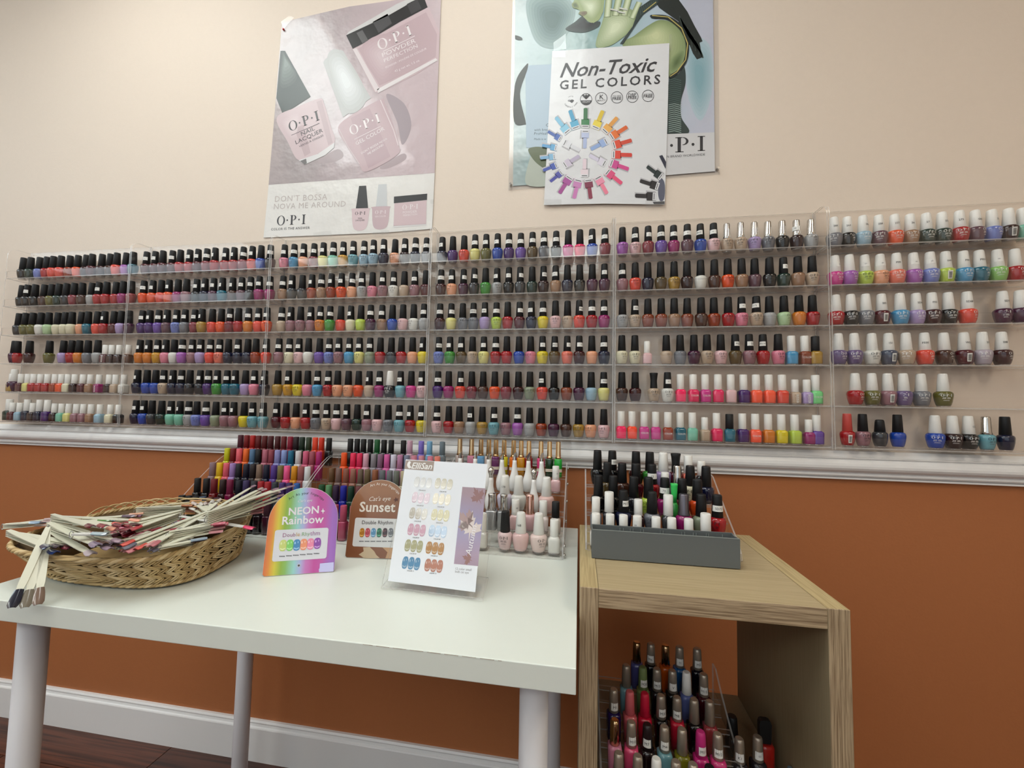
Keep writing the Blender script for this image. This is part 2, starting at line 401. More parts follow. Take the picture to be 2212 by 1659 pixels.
# ================================================================== table and shelf unit
TX0, TX1, TYF, TYB, TZ = -.5483, .4386, -.6743, -.0619, .7811
M_TABLE = mat('white_table_foil', '#e2e7df', .38, spec=.5, noise=.015, nscale=30)
M_LEG = mat('white_leg_lacquer', '#d6d4d8', .4)
t = empty('side_table', ((TX0+TX1)/2, (TYF+TYB)/2, 0)); tl = t.location
o = MB().box((TX0-tl.x, TYF-tl.y, TZ-.0318), (TX1-tl.x, TYB-tl.y, TZ), M_TABLE).build('tabletop', None, t); bevel(o, .0012, 2)
sc_ = MB()                                   # chipped foil along the front edge
for k in range(40):
    if k % 5 == 3: continue
    x = .155+.19*k/40; sc_.box((x-tl.x, TYF-tl.y-.0002, TZ-.0013-RNG.uniform(0, .0003)), (x+.0047-tl.x, TYF-tl.y+.0004, TZ-.0009), mat('chipped_edge', '#a89a8c', .8))
sc_.build('edge_chips', None, o)
lm = MB().lathe([(0, .0185), (.004, .020), (TZ-.034, .020)], 28, M_LEG).mesh('leg')
for x in (TX0+.059, TX1-.058):
    for y in (TYF+.062, TYB-.067): link('leg', lm, t, (x-tl.x, y-tl.y, 0))
tag(t, 'white rectangular table with round white legs', 'table')

SX0, SX1, SX2, SX3, SYF, SYB, SZ, STH, SFL = .4425, .4713, .7920, .8208, -.5377, -.1836, .8241, .0297, .4736
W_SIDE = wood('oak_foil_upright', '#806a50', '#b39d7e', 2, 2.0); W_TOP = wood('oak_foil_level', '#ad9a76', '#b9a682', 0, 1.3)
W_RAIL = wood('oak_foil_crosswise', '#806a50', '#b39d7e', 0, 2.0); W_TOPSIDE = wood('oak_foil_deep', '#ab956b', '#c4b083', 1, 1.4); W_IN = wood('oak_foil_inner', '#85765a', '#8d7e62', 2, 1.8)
u = empty('cube_shelf', ((SX0+SX3)/2, (SYF+SYB)/2, 0)); ul = u.location
def slab(name, a, b_, mats6):
    mb = MB(); x0, y0, z0 = a; x1, y1, z1 = b_
    vs_ = [(x0, y0, z0), (x1, y0, z0), (x1, y1, z0), (x0, y1, z0), (x0, y0, z1), (x1, y0, z1), (x1, y1, z1), (x0, y1, z1)]
    fs = [(0, 3, 2, 1), (4, 5, 6, 7), (0, 1, 5, 4), (2, 3, 7, 6), (0, 4, 7, 3), (1, 2, 6, 5)]
    mb.v = [(p[0]-ul.x, p[1]-ul.y, p[2]) for p in vs_]
    for f, m in zip(fs, mats6): mb.f.append(list(f)); mb.m.append(mb.slot(m)); mb.smooth.append(False)
    o = mb.build(name, None, u); bevel(o, .0007, 1); return o
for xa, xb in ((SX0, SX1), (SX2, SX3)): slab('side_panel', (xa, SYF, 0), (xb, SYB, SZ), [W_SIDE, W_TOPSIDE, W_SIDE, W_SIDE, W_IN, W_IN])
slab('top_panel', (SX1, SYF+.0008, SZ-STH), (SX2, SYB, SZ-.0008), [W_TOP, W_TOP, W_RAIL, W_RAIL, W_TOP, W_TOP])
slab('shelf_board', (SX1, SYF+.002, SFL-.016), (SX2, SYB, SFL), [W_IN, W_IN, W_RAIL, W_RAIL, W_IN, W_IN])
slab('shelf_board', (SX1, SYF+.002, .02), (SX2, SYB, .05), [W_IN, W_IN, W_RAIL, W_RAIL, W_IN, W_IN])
tag(u, 'oak-look open cube shelf unit beside the white table', 'shelf')

# ================================================================== nail polish: palette, shapes
PAL = {'bk': ('black', '141416'), 'ch': ('charcoal', '34343a'), 'gr': ('graphite', '4a4c50'), 'gy': ('grey', '85868c'), 'sv': ('silver grey', 'b0b0b0'), 'wh': ('white', 'e4e2dc'),
 'cr': ('cream', 'e2dcc2'), 'be': ('beige', 'c4b09c'), 'lp': ('pale pink', 'e4c0c2'), 'tn': ('tan', 'a8866c'), 'br': ('brown', '5a3a2e'), 'co': ('copper', '944f34'), 'rs': ('rust', 'a5481f'),
 'bz': ('bronze', '6b5834'), 'gd': ('gold', 'b59345'), 'ol': ('olive', '76723a'), 'sg': ('sage', '98a088'), 'mu': ('mustard', 'cf9f28'), 'yl': ('yellow', 'e2cf2e'), 'ly': ('pale yellow', 'e2dc94'),
 'lm': ('lime', 'c4d862'), 'pg': ('pale green', 'bcd4ac'), 'gn': ('green', '52a04a'), 'dg': ('dark green', '1f4238'), 'mt': ('mint', '8ccab4'), 'tl': ('teal', '23768a'), 'aq': ('aqua', '7fb2bc'),
 'sk': ('sky blue', '5ba4cc'), 'lb': ('light blue', 'a4c0d0'), 'bl': ('blue', '2a58b4'), 'nv': ('navy', '1c2346'), 'pw': ('periwinkle', '8390cc'), 'lv': ('lavender', 'b6a2cc'), 'pu': ('purple', '56297a'),
 'vi': ('violet', '7c5cae'), 'pl': ('plum', '581f48'), 'mg': ('magenta', 'a42a78'), 'or_': ('orchid', 'b06cba'), 'fu': ('fuchsia', 'd64a9c'), 'hp': ('hot pink', 'ea3672'), 'pk': ('pink', 'e08ea2'), 'mv': ('mauve', 'a57c84'),
 'dm': ('dusky mauve', '745460'), 'rm': ('rosewood', '94404c'), 'wn': ('wine', '64182a'), 'bu': ('oxblood', '3a1218'), 'ma': ('maroon', '4c1a20'), 'rd': ('red', 'b4222c'), 'cl': ('coral', 'e45c4a'),
 'or': ('orange', 'e8622a'), 'no': ('neon orange', 'ff5a30'), 'pc': ('peach', 'eaae8c'), 'sa': ('salmon', 'ea8672'), 'am': ('amber', 'd88a34'), 'nc': ('neon coral', 'ff7050'), 'np': ('neon pink', 'ff2e74'), 'mn': ('pastel green', '8ee09a'), 'dv': ('dusky violet', '7d6a92'), 'sl': ('slate', '5c6274'), 'lg': ('light green', '9ccc7a'), 'sb': ('silver lilac', 'bdb2bc')}
M_POL = mat('nail_lacquer', rough=.2, coat=.4, objcolor=True); M_BLKCAP = mat('matte_black_cap', '#121214', .48, spec=.4, noise=.1, nscale=400)
M_WHTCAP = mat('satin_white_cap', '#e9e7e2', .4); M_METAL = mat('silver_metal_cap', '#c9c6c2', .16, 1.0); M_GUN = mat('gunmetal_cap', '#6c6870', .35, .8)
M_GOLD = mat('gold_metal_cap', '#cfae84', .16, 1.0); M_PEWTER = mat('pewter_cap', '#a89b8c', .32, .6); M_ROSE = mat('rose_gold_cap', '#e2b3a4', .18, 1.0)
M_RUB = mat('coloured_soft_touch_cap', rough=.55, objcolor=True); M_STK = mat('white_sticker', '#e6e4df', .6); M_INK = mat('black_ink', '#18181a', .6); M_INKW = mat('white_ink', '#e8e6e2', .6); M_INKG = mat('grey_ink', '#77757a', .6)
M_REDCAP = mat('striped_red_cap', '#c24a42', .4); M_CLEARCAP = mat('smoked_cap', '#8c8880', .2, .3)
def lacq(h):
    return tuple(min(1, .86*x**1.22) for x in srgb(h)[:3])+(1,)
MC = {}
def cm(key, fn):
    if key not in MC: MC[key] = fn().mesh(key.split('|')[0])
    return MC[key]
H_OPI = .083
OPI_PROF = [(.0035, .0112), (.006, .0124), (.013, .0142), (.022, .0157), (.0300, .0164), (.0340, .0160), (.0368, .0146), (.0385, .0124), (.0392, .0108)]
CAPR = ((.0395, .0108), (.0830, .0088))      # cap bottom and top radius
def opi_cap(m):
    return MB().lathe([(.0388, .0100), (.0395, .0108), (.0800, .00905), (.0822, .0086), (.0830, .0076)], 16, m)
def capr(z): return .0108+(z-.0395)/(.0435)*(.00885-.0108)
def band(z0, z1, a, rf, m, n=8, off=.00025):
    mb = MB(); vs_ = []
    for z in (z0, z1):
        for i in range(n+1):
            t = -PI/2-a+2*a*i/n; r = rf(z)+off; vs_.append((r*math.cos(t), r*math.sin(t), z))
    mb.add(vs_, [(i, i+1, n+2+i, n+1+i) for i in range(n)], m, True); return mb
def bent(geo, h, zc, rf, m, off=.0005, sxy=(1, 1)):
    vv, ff, wd = geo; mb = MB(); out = []
    for x, y in vv:
        z = zc+(y-.36)*h; r = rf(z)+off; t = -PI/2+(x-wd/2)*h/r; out.append((r*math.cos(t)*sxy[0], r*math.sin(t)*sxy[1], z))
    return mb.add(out, ff, m)
def bodyr(z):
    for (za, ra), (zb, rb) in zip(OPI_PROF, OPI_PROF[1:]):
        if za <= z <= zb: return ra+(rb-ra)*(z-za)/(zb-za)
    return .016
def lettering(m):
    vv, ff, wd = OPI; mb = bent((vv, ff, wd), .0058, .0285, bodyr, m, .0004, (1, .94))
    for (z, wdt, th) in ((.0228, .0125, .0012), (.0205, .014, .0012), (.0172, .009, .0006), (.0158, .011, .0006)):
        n = 9 if th > .001 else 6
        for i in range(n):
            if th > .001 and i % 9 == 4: continue
            x0 = -wdt/2+wdt*i/n; x1 = x0+wdt/n*.62; vs_ = []
            for x, zz in ((x0, z), (x1, z), (x1, z+th), (x0, z+th)):
                r = bodyr(zz)+.0004; t = -PI/2+x/r; vs_.append((r*math.cos(t), r*math.sin(t)*.94, zz))
            mb.add(vs_, [(0, 1, 2, 3)], m)
    return mb
SMUDGE = ([(0, .1), (.12, .1), (.12, .7), (0, .7), (.28, .1), (.62, .1), (.62, .3), (.28, .3), (.28, .5), (.62, .5), (.62, .72), (.28, .72), (.78, .1), (.9, .1), (.9, .72), (.78, .72)], [(0, 1, 2, 3), (4, 5, 6, 7), (8, 9, 10, 11), (12, 13, 14, 15)], .9)
def barcode(z0, z1, rf, m0):
    mb = band(z0, z1, .26, rf, M_STK, 4, .0004)
    for i in range(8):
        za = z0+(z1-z0)*(.12+.095*i); b2 = band(za, za+(z1-z0)*.05, .17, rf, M_INK, 3, .0006); mb.add(b2.v, b2.f, M_INK)
    return mb
# cap kinds: b black, w white, m polished metal, e short white square-bottle cap, q tall white cap on square bottle, k black cap on square bottle, f flared black
CAPWORD = {'b': 'black cap', 'w': 'white cap', 'm': 'mirror silver cap', 'e': 'short white cap', 'q': 'tall white cap', 'k': 'square body and black cap', 'f': 'flared black cap', 'r': 'striped red cap', 's': 'squat black cap', 'g': 'gunmetal cap'}
def nail_polish(code, cap, pos, rot, label, group, sticker=None, letter=None, scale=1.0, name=None, cat='nail polish', bar=False, hexcol=None):
    word, hx = PAL[code]; colr = lacq(hexcol or hx)
    sq = cap in 'eqk'
    if sq:
        gel = False; h = {'e': .033, 'q': .037, 'k': .037}[cap]; wd = {'e': .0118, 'q': .0128, 'k': .0128}[cap]
        body = cm('square_bottle%s|' % cap, lambda: MB().lathe([(.004, wd*.93), (.006, wd*.96), (h*.84, wd), (h*.93, wd*.92), (h, .0085), (h+.001, .0075)], 20, M_POL, 7))
        base = cm('glass_base%s|sq' % cap, lambda: MB().lathe([(0, wd*.9), (.0012, wd*.95), (.0039, wd*.94)], 20, GLS, 7))
        H = {'e': .066, 'q': .078, 'k': .076}[cap]; r_ = {'e': .0086, 'q': .0096, 'k': .0096}[cap]
        capm = cm('cap|%s' % cap, lambda: MB().lathe([(h, r_*.95), (h+.0005, r_), (H-.0012, r_*.97), (H, r_*.88)], 16, M_BLKCAP if cap == 'k' else M_WHTCAP))
        rf = lambda z: r_
        zs = (h+.006, H-.008)
    else:
        gel = cap == 'w'; gs = 1.13 if gel else 1.
        body = cm('round_bottle|%d' % gel, lambda: MB().lathe(OPI_PROF, 18, M_POL, sx=gs, sy=.94*gs))
        base = cm('glass_base|%d' % gel, lambda: MB().lathe([(0, .0106), (.0008, .0114), (.0034, .0113)], 18, GLS, sx=gs, sy=.94*gs))
        if cap == 'f': capm = cm('cap|f', lambda: MB().lathe([(.0388, .009), (.041, .0095), (.06, .0085), (.074, .0100), (.080, .0112), (.0815, .0105)], 16, M_BLKCAP))
        elif cap == 's': capm = cm('cap|s', lambda: MB().lathe([(.0388, .0105), (.0395, .0114), (.064, .0095), (.068, .0085), (.0695, .006)], 16, M_BLKCAP))
        elif cap == 'g': capm = cm('cap|g', lambda: MB().lathe([(.0388, .0115), (.041, .0118), (.05, .0098), (.079, .0092), (.0815, .0082)], 16, M_GUN))
        elif cap == 'm': capm = cm('cap|m', lambda: MB().lathe([(.0388, .0100), (.0395, .0106), (.046, .0092), (.079, .0082), (.0815, .0074), (.082, .006)], 16, M_METAL))
        elif gel: capm = cm('cap|w', lambda: MB().lathe([(.0388, .0115), (.0395, .0122), (.0790, .0094), (.0818, .0086), (.0830, .0070)], 16, M_WHTCAP))
        else: capm = cm('cap|%s' % cap, lambda: opi_cap({'b': M_BLKCAP, 'w': M_WHTCAP, 'r': M_REDCAP}[cap]))
        rf = (lambda z: .0122-(z-.0395)/.0395*.0028) if gel else capr; zs = (.0515, .0630)
    o = link(name or 'nail_polish_bottle', body, None, pos); o.rotation_euler = (0, 0, rot); o.color = colr; o.scale = (scale,)*3
    link('cap', capm, o); link('glass_base', base, o)
    if sticker is not None:
        sr = RNG.uniform(-.55, .55)
        if cap in 'we' and sticker not in ('', '#'):
            par = o                            # number printed straight on the pale cap
        else:
            wide = RNG.choice((.75, .95, 1.25)); key = 'sticker|%s%.2f' % (cap if sq else 'ow'[gel], wide)
            par = link('sticker', cm(key, lambda: band(zs[0], zs[1], wide, rf, M_STK)), o); par.rotation_euler = (0, 0, sr-rot*0)
        geo = text_geo(sticker) if sticker not in ('', '#') else SMUDGE
        n_ = link('number', cm('number|%s%s' % (sticker, cap if sq else 'ow'[gel]), lambda: bent(geo, .0066 if sticker not in ('', '#') else .0045, (zs[0]+zs[1])/2, rf, M_INK if sticker not in ('', '#') else M_INKG)), par)
        if par is o: n_.rotation_euler = (0, 0, sr*.6)
    if sq and letter in ('C', 'E'):
        def flat():
            geo = text_geo('COLOR' if letter == 'C' else 'essie'); mb = MB(); wd_ = .0195 if letter == 'C' else .022; k = wd_/geo[2]; zc = .021
            if letter == 'C': return mb.add([((x*k-wd_/2), -wd*1.012-.0003, zc+(y-.35)*k*1.15) for x, y in geo[0]], geo[1], M_INKW)
            return mb.add([(-(y-.3)*k*1.1, -wd*1.012-.0003, .006+x*k) for x, y in geo[0]], geo[1], M_INKW)
        link('lettering', cm('lettering|%s%s' % (letter, cap), flat), o)
    if letter and not sq:
        l_ = link('lettering', cm('lettering|'+letter, lambda: lettering(M_INKW if letter == 'w' else M_INK)), o); l_.rotation_euler = (0, 0, RNG.uniform(-.7, .7)-rot); l_.scale = (gs, gs, 1)
    if bar and not sq:
        l_ = link('barcode_label', cm('barcode_label|', lambda: barcode(.010, .030, lambda z: bodyr(z)*1.0, M_STK)), o); l_.rotation_euler = (0, 0, RNG.uniform(-.2, .35)-rot); l_.scale = (gs, gs, 1)
    tag(o, label, cat, group)
    return o

# ================================================================== wall racks
RW, RY = .53, -.068
RZ = [1.5265, 1.4250, 1.3220, 1.2210, 1.1190, 1.0165]       # shelf undersides
RTOP, RBOT = 1.644, 1.0135
def rack(i, label):
    xl = (i-3)*RW+.0012; xr = (i-2)*RW-.0012; r = empty('acrylic_rack', (xl, 0, RBOT)); 
    def L(p): return (p[0]-xl, p[1], p[2]-RBOT)
    def pan(name, a, b_, thin, par): return MB().box(L(a), L(b_), ACR, thin, ACE).build(name, None, par)
    pan('back_panel', (xl, -.0045, RBOT), (xr, -.0015, RTOP), 1, r)
    prof = [(RY, RBOT), (-.005, RBOT), (-.005, RTOP-.004), (-.030, RTOP-.004)]
    for k in range(7):
        a = PI/2*k/6; prof.append((-.042-.026*math.sin(a), RTOP-.030+.026*math.cos(a)))
    for x in (xl, xr-.003):
        MB().prism([L((x, y, z)) for y, z in prof], (.003, 0, 0), ACR, ACE).build('side_panel', None, r)
    for z in RZ:
        s = pan('shelf', (xl+.0032, RY+.003, z), (xr-.0032, -.0048, z+.003), 2, r)
        pan('lip', (xl+.0032, RY, z), (xr-.0032, RY+.0028, z+.027), 1, s)
    tag(r, label, 'display rack', 'clear acrylic wall racks')
    return r
ORD = 'first second third fourth fifth sixth seventh eighth ninth tenth eleventh twelfth thirteenth fourteenth fifteenth sixteenth seventeenth eighteenth nineteenth twentieth'.split()
SHELFW = ['top', 'second', 'third', 'fourth', 'fifth', 'bottom']
RACKW = ['leftmost rack', 'second rack from left', 'third rack from left', 'fourth rack from left', 'fifth rack from left', 'rightmost rack']
rack(0, 'clear six-shelf acrylic wall rack, leftmost of the row'); rack(1, 'clear six-shelf acrylic wall rack, second from left in the row')
rack(2, 'clear six-shelf acrylic wall rack below the poster of the pink lacquer bottles'); rack(3, 'clear six-shelf acrylic wall rack, fourth from left, below the colour wheel poster')
rack(4, 'clear six-shelf acrylic wall rack with bright square bottles on its bottom shelves'); rack(5, 'clear six-shelf acrylic wall rack, rightmost, mostly white-capped bottles and half empty')

# one string per shelf: colour, optional * (numbered sticker), =text (readable number), /cap kind, @x (measured place), ! (barcode label)
RACKS = [
 ((0, 500, 3.607), 'b', [
  'bk dg pw rd cl cl rs or ma wn ma br cl or_ tl',
  'bk bk* bk br ol dg ch rm br sv rd* rd rd mg rm',
  'ch ol ol wh pg cr cr cr pc tl cl rd* wn lv pl',
  'pl@65 rd@130 ma@225 ol@380 lv@490 rd@553 am@612 gy@680 sv@757 wn/e@818~E bu/e@868 bu/e@925 br/e@1000',
  'gd/e@40 pl/w@105 wn/e@160 ly/e@213 rd/e@258 rd/e@311 rd/e@366 rs/e@424 or/e@474 cr/e@525 bu/e@578 wn/e@642 tn/e@700 mg/e@768~E bu/e@846 be/e@896 wh/e@962',
  'dg/q@38 wn/e@95 lb/e@150 nv/q@208 bu/e@252 nv/q@305 pu/q@365 bu/e@422 mt/e@476 ly/e*@532 mv/e@590 mv/e@645 tn/e@705 lb/e@775 cr/e@856 bk/e@920']),
 ((0, 500, 3.607), 'b', [
  'wn* wn* wn wn* rd rd* wn* rm* rd* rd* rd* rm* cl* bl bk*',
  'or* or* cl or* mg mv ch* nv* pl* tl* br* dm* ch* mg* mg*',
  'pu* pu* vi* dm* pw* gy* rm* gd* cl or rm* rd am* cl* or*',
  'am* am* mu* pk* wh or_* mv* lv* cl* sa* nv nv* nv rs cl*',
  'nv* bl bl be* nv* nv* ch ch* pu* gn* tl* tl* lv pk* nv*',
  'nv* bl* gr dg mt* mt* sv* pw vi* sg mv* mv* yl aq* aq*']),
 ((560, 480, 3.455), 'b', [
  'pk* sk* pc* rm* ly* mt* mu* aq* lb* lb* nv* pc bu* nv* gy*',
  'tn* gr* ch rs* tn* rs* or* pc* sv* pk mv* wh* be mv* wn',
  'be* mv* mv mv* am* gn* cl cr* lm pl* tn* bl lp wh sv*',
  'mv* cr* lp* wh vi pw* mv* sk* ly* sg* rd gr rd pc yl*',
  'gd mu* yl pk sk* rd* pc pc or be* mg* bk/w aq=624 fu lp*',
  'wn* rd pc rd* gy* be* lp* dm* dg mv* lp gy aq* rd* yl*']),
 ((910, 460, 3.19), 'b', [
  'nv* pu cl ly* ol* bl* pu* vi* bz* gy* ch* fu hp bl=136 rm*',
  'ma* pc* pl* ch* gn sv* bk* gr* dg bu=070 tn* nv bk pl pl*',
  'ma* ly* gy gy=P004 lv=164 lm* rd wn* nv* yl* lp be cl=P005 rd* mg*',
  'pw=P007 gn* bz* be ly* rd* rd bl pk yl* bz=P022 sa* ma* pc nv*',
  'pu=26 mg cl=54 rm br or rm ma sg cl=P005 bk co pl lb ly=P035',
  'lp=131 rd tn sv=198 gd aq* mv or_* sv rs pl br gd pc lp']),
 ((1310, 440, 3.016), 'b', [
  'or_ lp=176 rm* vi=218 mg* dm* bl=P009 lp* be/m be/m lv/m gy/m bk/m bu*/m sv/m',
  'mv* cl nv bz gd bu wh br or tn dm bk dg* tn be',
  'sv be=204 co co tn co br rs rd pk* be=175 sv pg am rd',
  'cr@100 cr@185 lp/e@265 be@390 gy@480 pl@570 be@655 lp@745 bz=P022@840 mv=233@930 rd=P014@1020 pk@1120 sk/q@1205 co/q@1292~C gd/k@1385',
  'br@100 ma@187 be/f@308 wh*@398 np/q@482 hp/q@565~C fu/q@643~C hp/q@727 lp/q@810 pu/q@893 nc/q@975 nc/q@1058 cl/q@1145 be/e@1228~E lv/e@1305~E mn/q@1398~C',
  'np/q@95 no/q@166 fu/q@245~C fu/q@320 rs/q@400~C tl/q@480~C mt/q@560 be/e@640 hp/q@718 tl/k@802 pu/q@886 nc/q@970~C am/q@1054 yl/q@1140 lm/q@1226 mg/e@1318 vi/q@1402']),
 ((1770, 430, 2.633), 'w', [
  'gy=260@85 bk=263@160 lb=266@250 dm=258@340 or=257@430 tn=26@518 dg=27@610 dg=274@700 rd=275@800 dm=G063@890 pw=258@985 bu!@1080 mt=26@1160',
  'fu*@90 or_@172 lm*@260 pc*@347 sa=P00@440 or_*@537 pw*@632 lm=049!@720 sk=P00@822 tl=P001@912 lg*@1015 rd@1115',
  'rd@95 bk@180 gy@265 wn=S05!@355 sk@460 lv=SD04@552 ma=F02@643 bk@735 cl=SD68@843 pl=SD70@1045 pl@1145',
  'dv@110 dv@200 wh@300 sl=151!@395 be@495 cl=F030@600 br@710 wn=W52!@825 sb=233@930 ma=S08@1040',
  'rd@205 ol@300 mv!@390 dv@480 gy@580 ol@705',
  'rd/r!@160 mv/b@248 gr/s@345 bl/b@447 bl@660 bu@760 bk=125@850 aq/m@952 nv/b@1060']),
]
BOT = []
for ri, (crop, dcap, rows) in enumerate(RACKS):
    for si, row in enumerate(rows):
        toks = row.split(); n = len(toks); z = RZ[si]+.0034
        for bi, tk in enumerate(toks):
            px = None; txt = None; cap = dcap; bar = False; sqt = None
            if '~' in tk: tk, sqt = tk.split('~')
            if '@' in tk: tk, q = tk.split('@'); px = crop[0]+float(q)/crop[2]
            if '!' in tk: tk = tk.replace('!', ''); bar = True
            if '*' in tk: tk = tk.replace('*', ''); txt = '#'
            if '/' in tk: tk, cap = tk.split('/')
            if '=' in tk: tk, txt = tk.split('=')
            y = -.0365+RNG.uniform(-.003, .003)
            if px is None:
                x = (ri-3)*RW+.0245+(RW-.049)*bi/(n-1)+RNG.uniform(-.0008, .0008)
            else: x = min(max(x_for(px, y, z+.02), (ri-3)*RW+.0215), (ri-2)*RW-.0215)
            BOT.append(dict(code=tk, cap=cap, pos=Vector((x, y, z)), txt=txt, bar=bar, sqt=sqt, rack=ri, shelf=si, i=bi))
# the round black-capped kind runs past three hundred: the nearest are single bottles, the rest one mass
rounds = sorted([b for b in BOT if b['cap'] == 'b'], key=lambda b: (b['pos']-CAM).dot(fwd))
far_set = set(id(b) for b in rounds[300:])
LIGHT = set('wh cr be lp tn ly lm pg mt aq sk lb pw lv or_ fu pk mv cl pc sa am yl mu sv gy sg gd rs or rd'.split())
stuff_mb = MB(); stuff_cols = []
M_POLA = mat('nail_lacquer_far', rough=.2, coat=.4, attr='lacquer')
proto_body = MB().lathe(OPI_PROF, 12, M_POLA, sy=.94); proto_base = MB().lathe([(0, .0106), (.0008, .0114), (.0034, .0113)], 12, GLS, sy=.94)
proto_cap = opi_cap(M_BLKCAP); proto_stk = band(.0515, .063, .85, capr, M_STK, 6)
proto_num = bent(SMUDGE, .0045, .0572, capr, M_INKG)
for b in BOT:
    wd = PAL[b['code']][0]
    if id(b) in far_set:
        c = lacq(PAL[b['code']][1]); a = RNG.uniform(-.5, .5)
        for pm_ in [proto_body, proto_base, proto_cap]+([proto_stk, proto_num] if b['txt'] else []):
            rr = a if pm_ in (proto_stk, proto_num) else 0; ca, sa_ = math.cos(rr), math.sin(rr); p = b['pos']
            vv = [(p.x+x*ca-y*sa_, p.y+x*sa_+y*ca, p.z+z) for x, y, z in pm_.v]
            k = len(stuff_mb.v); stuff_mb.v += vv; stuff_cols += [c]*len(vv); sl = [stuff_mb.slot(m) for m in pm_.mats]
            for f, m, s_ in zip(pm_.f, pm_.m, pm_.smooth): stuff_mb.f.append([q+k for q in f]); stuff_mb.m.append(sl[m]); stuff_mb.smooth.append(s_)
        continue
    capd = CAPWORD[b['cap']]
    if b['txt'] and b['cap'] == 'b': capd = 'stickered black cap'
    lab = '%s polish, %s, %s from left, %s shelf, %s' % (wd, capd, ORD[b['i']], SHELFW[b['shelf']], RACKW[b['rack']])
    nm = {'b': 'nail_polish_bottle', 'w': 'gel_polish_bottle', 'e': 'square_polish_bottle', 'q': 'square_polish_bottle', 'k': 'square_polish_bottle'}.get(b['cap'], 'nail_polish_bottle')
    let = b['sqt']
    if b['cap'] in 'bmf' and RNG.random() < (.7 if b['code'] in LIGHT else .2): let = 'b'
    if b['cap'] == 'w' and not b['bar']: let = 'b' if b['code'] in ('wh', 'lp', 'lv', 'lm', 'pc', 'cl', 'fu', 'lb') and RNG.random() < .6 else 'w'
    nail_polish(b['code'], b['cap'], b['pos'], RNG.uniform(-.3, .3) if b['cap'] not in 'eqk' else RNG.uniform(-.12, .12), lab, 'nail polish on the wall racks', b['txt'], let, name=nm, bar=b['bar'])
if stuff_mb.v:
    o = stuff_mb.build('nail_polish_bottles')
    ca_ = o.data.color_attributes.new('lacquer', 'FLOAT_COLOR', 'POINT'); ca_.data.foreach_set('color', [q for c in stuff_cols for q in c])
    tag(o, 'black-capped nail polish filling the shelves of the two leftmost racks', 'nail polish', 'nail polish on the wall racks', 'stuff')

# ================================================================== tiered stands
def stand(name, x0, x1, zb, tiers, prof, dy, lip, label, bolts=False):
    r = empty(name, (x0, tiers[-1][0], zb))
    def L(p): return (p[0]-x0, p[1]-tiers[-1][0], p[2]-zb)
    for x in (x0, x1-.003):
        s = MB().prism([L((x, y, z)) for y, z in prof], (.003, 0, 0), ACR, ACE).build('side_panel', None, r)
        if bolts:
            for y, z in bolts:
                xx = x-.004 if x == x0 else x+.003
                b_ = MB(); b_.tube([L((xx, y, z)), L((xx+.004, y, z))], .0035, 10, M_METAL); b_.build('bolt', None, s)
    pz = zb+.0006
    for y, z in reversed(tiers):
        s = MB().box(L((x0+.0035, y-dy/2, z-.0022)), L((x1-.0035, y+dy/2-.0025, z-.0004)), ACR, 2, ACE).build('tier', None, r)
        MB().box(L((x0+.0035, y-dy/2-.0022, pz)), L((x1-.0035, y-dy/2-.0003, z+lip)), ACR, 1, ACE).build('riser', None, s)
        pz = z+.0005
    tag(r, label, 'display stand', 'tiered acrylic polish stands')
    return r
M_BODYW = mat('white_gel_bottle', '#e8e6e4', .25, coat=.4); M_BODYS = mat('silver_bottle', '#a9aaac', .3, .7); M_PAD = mat('pale_label_paper', '#d9cbbb', .6)
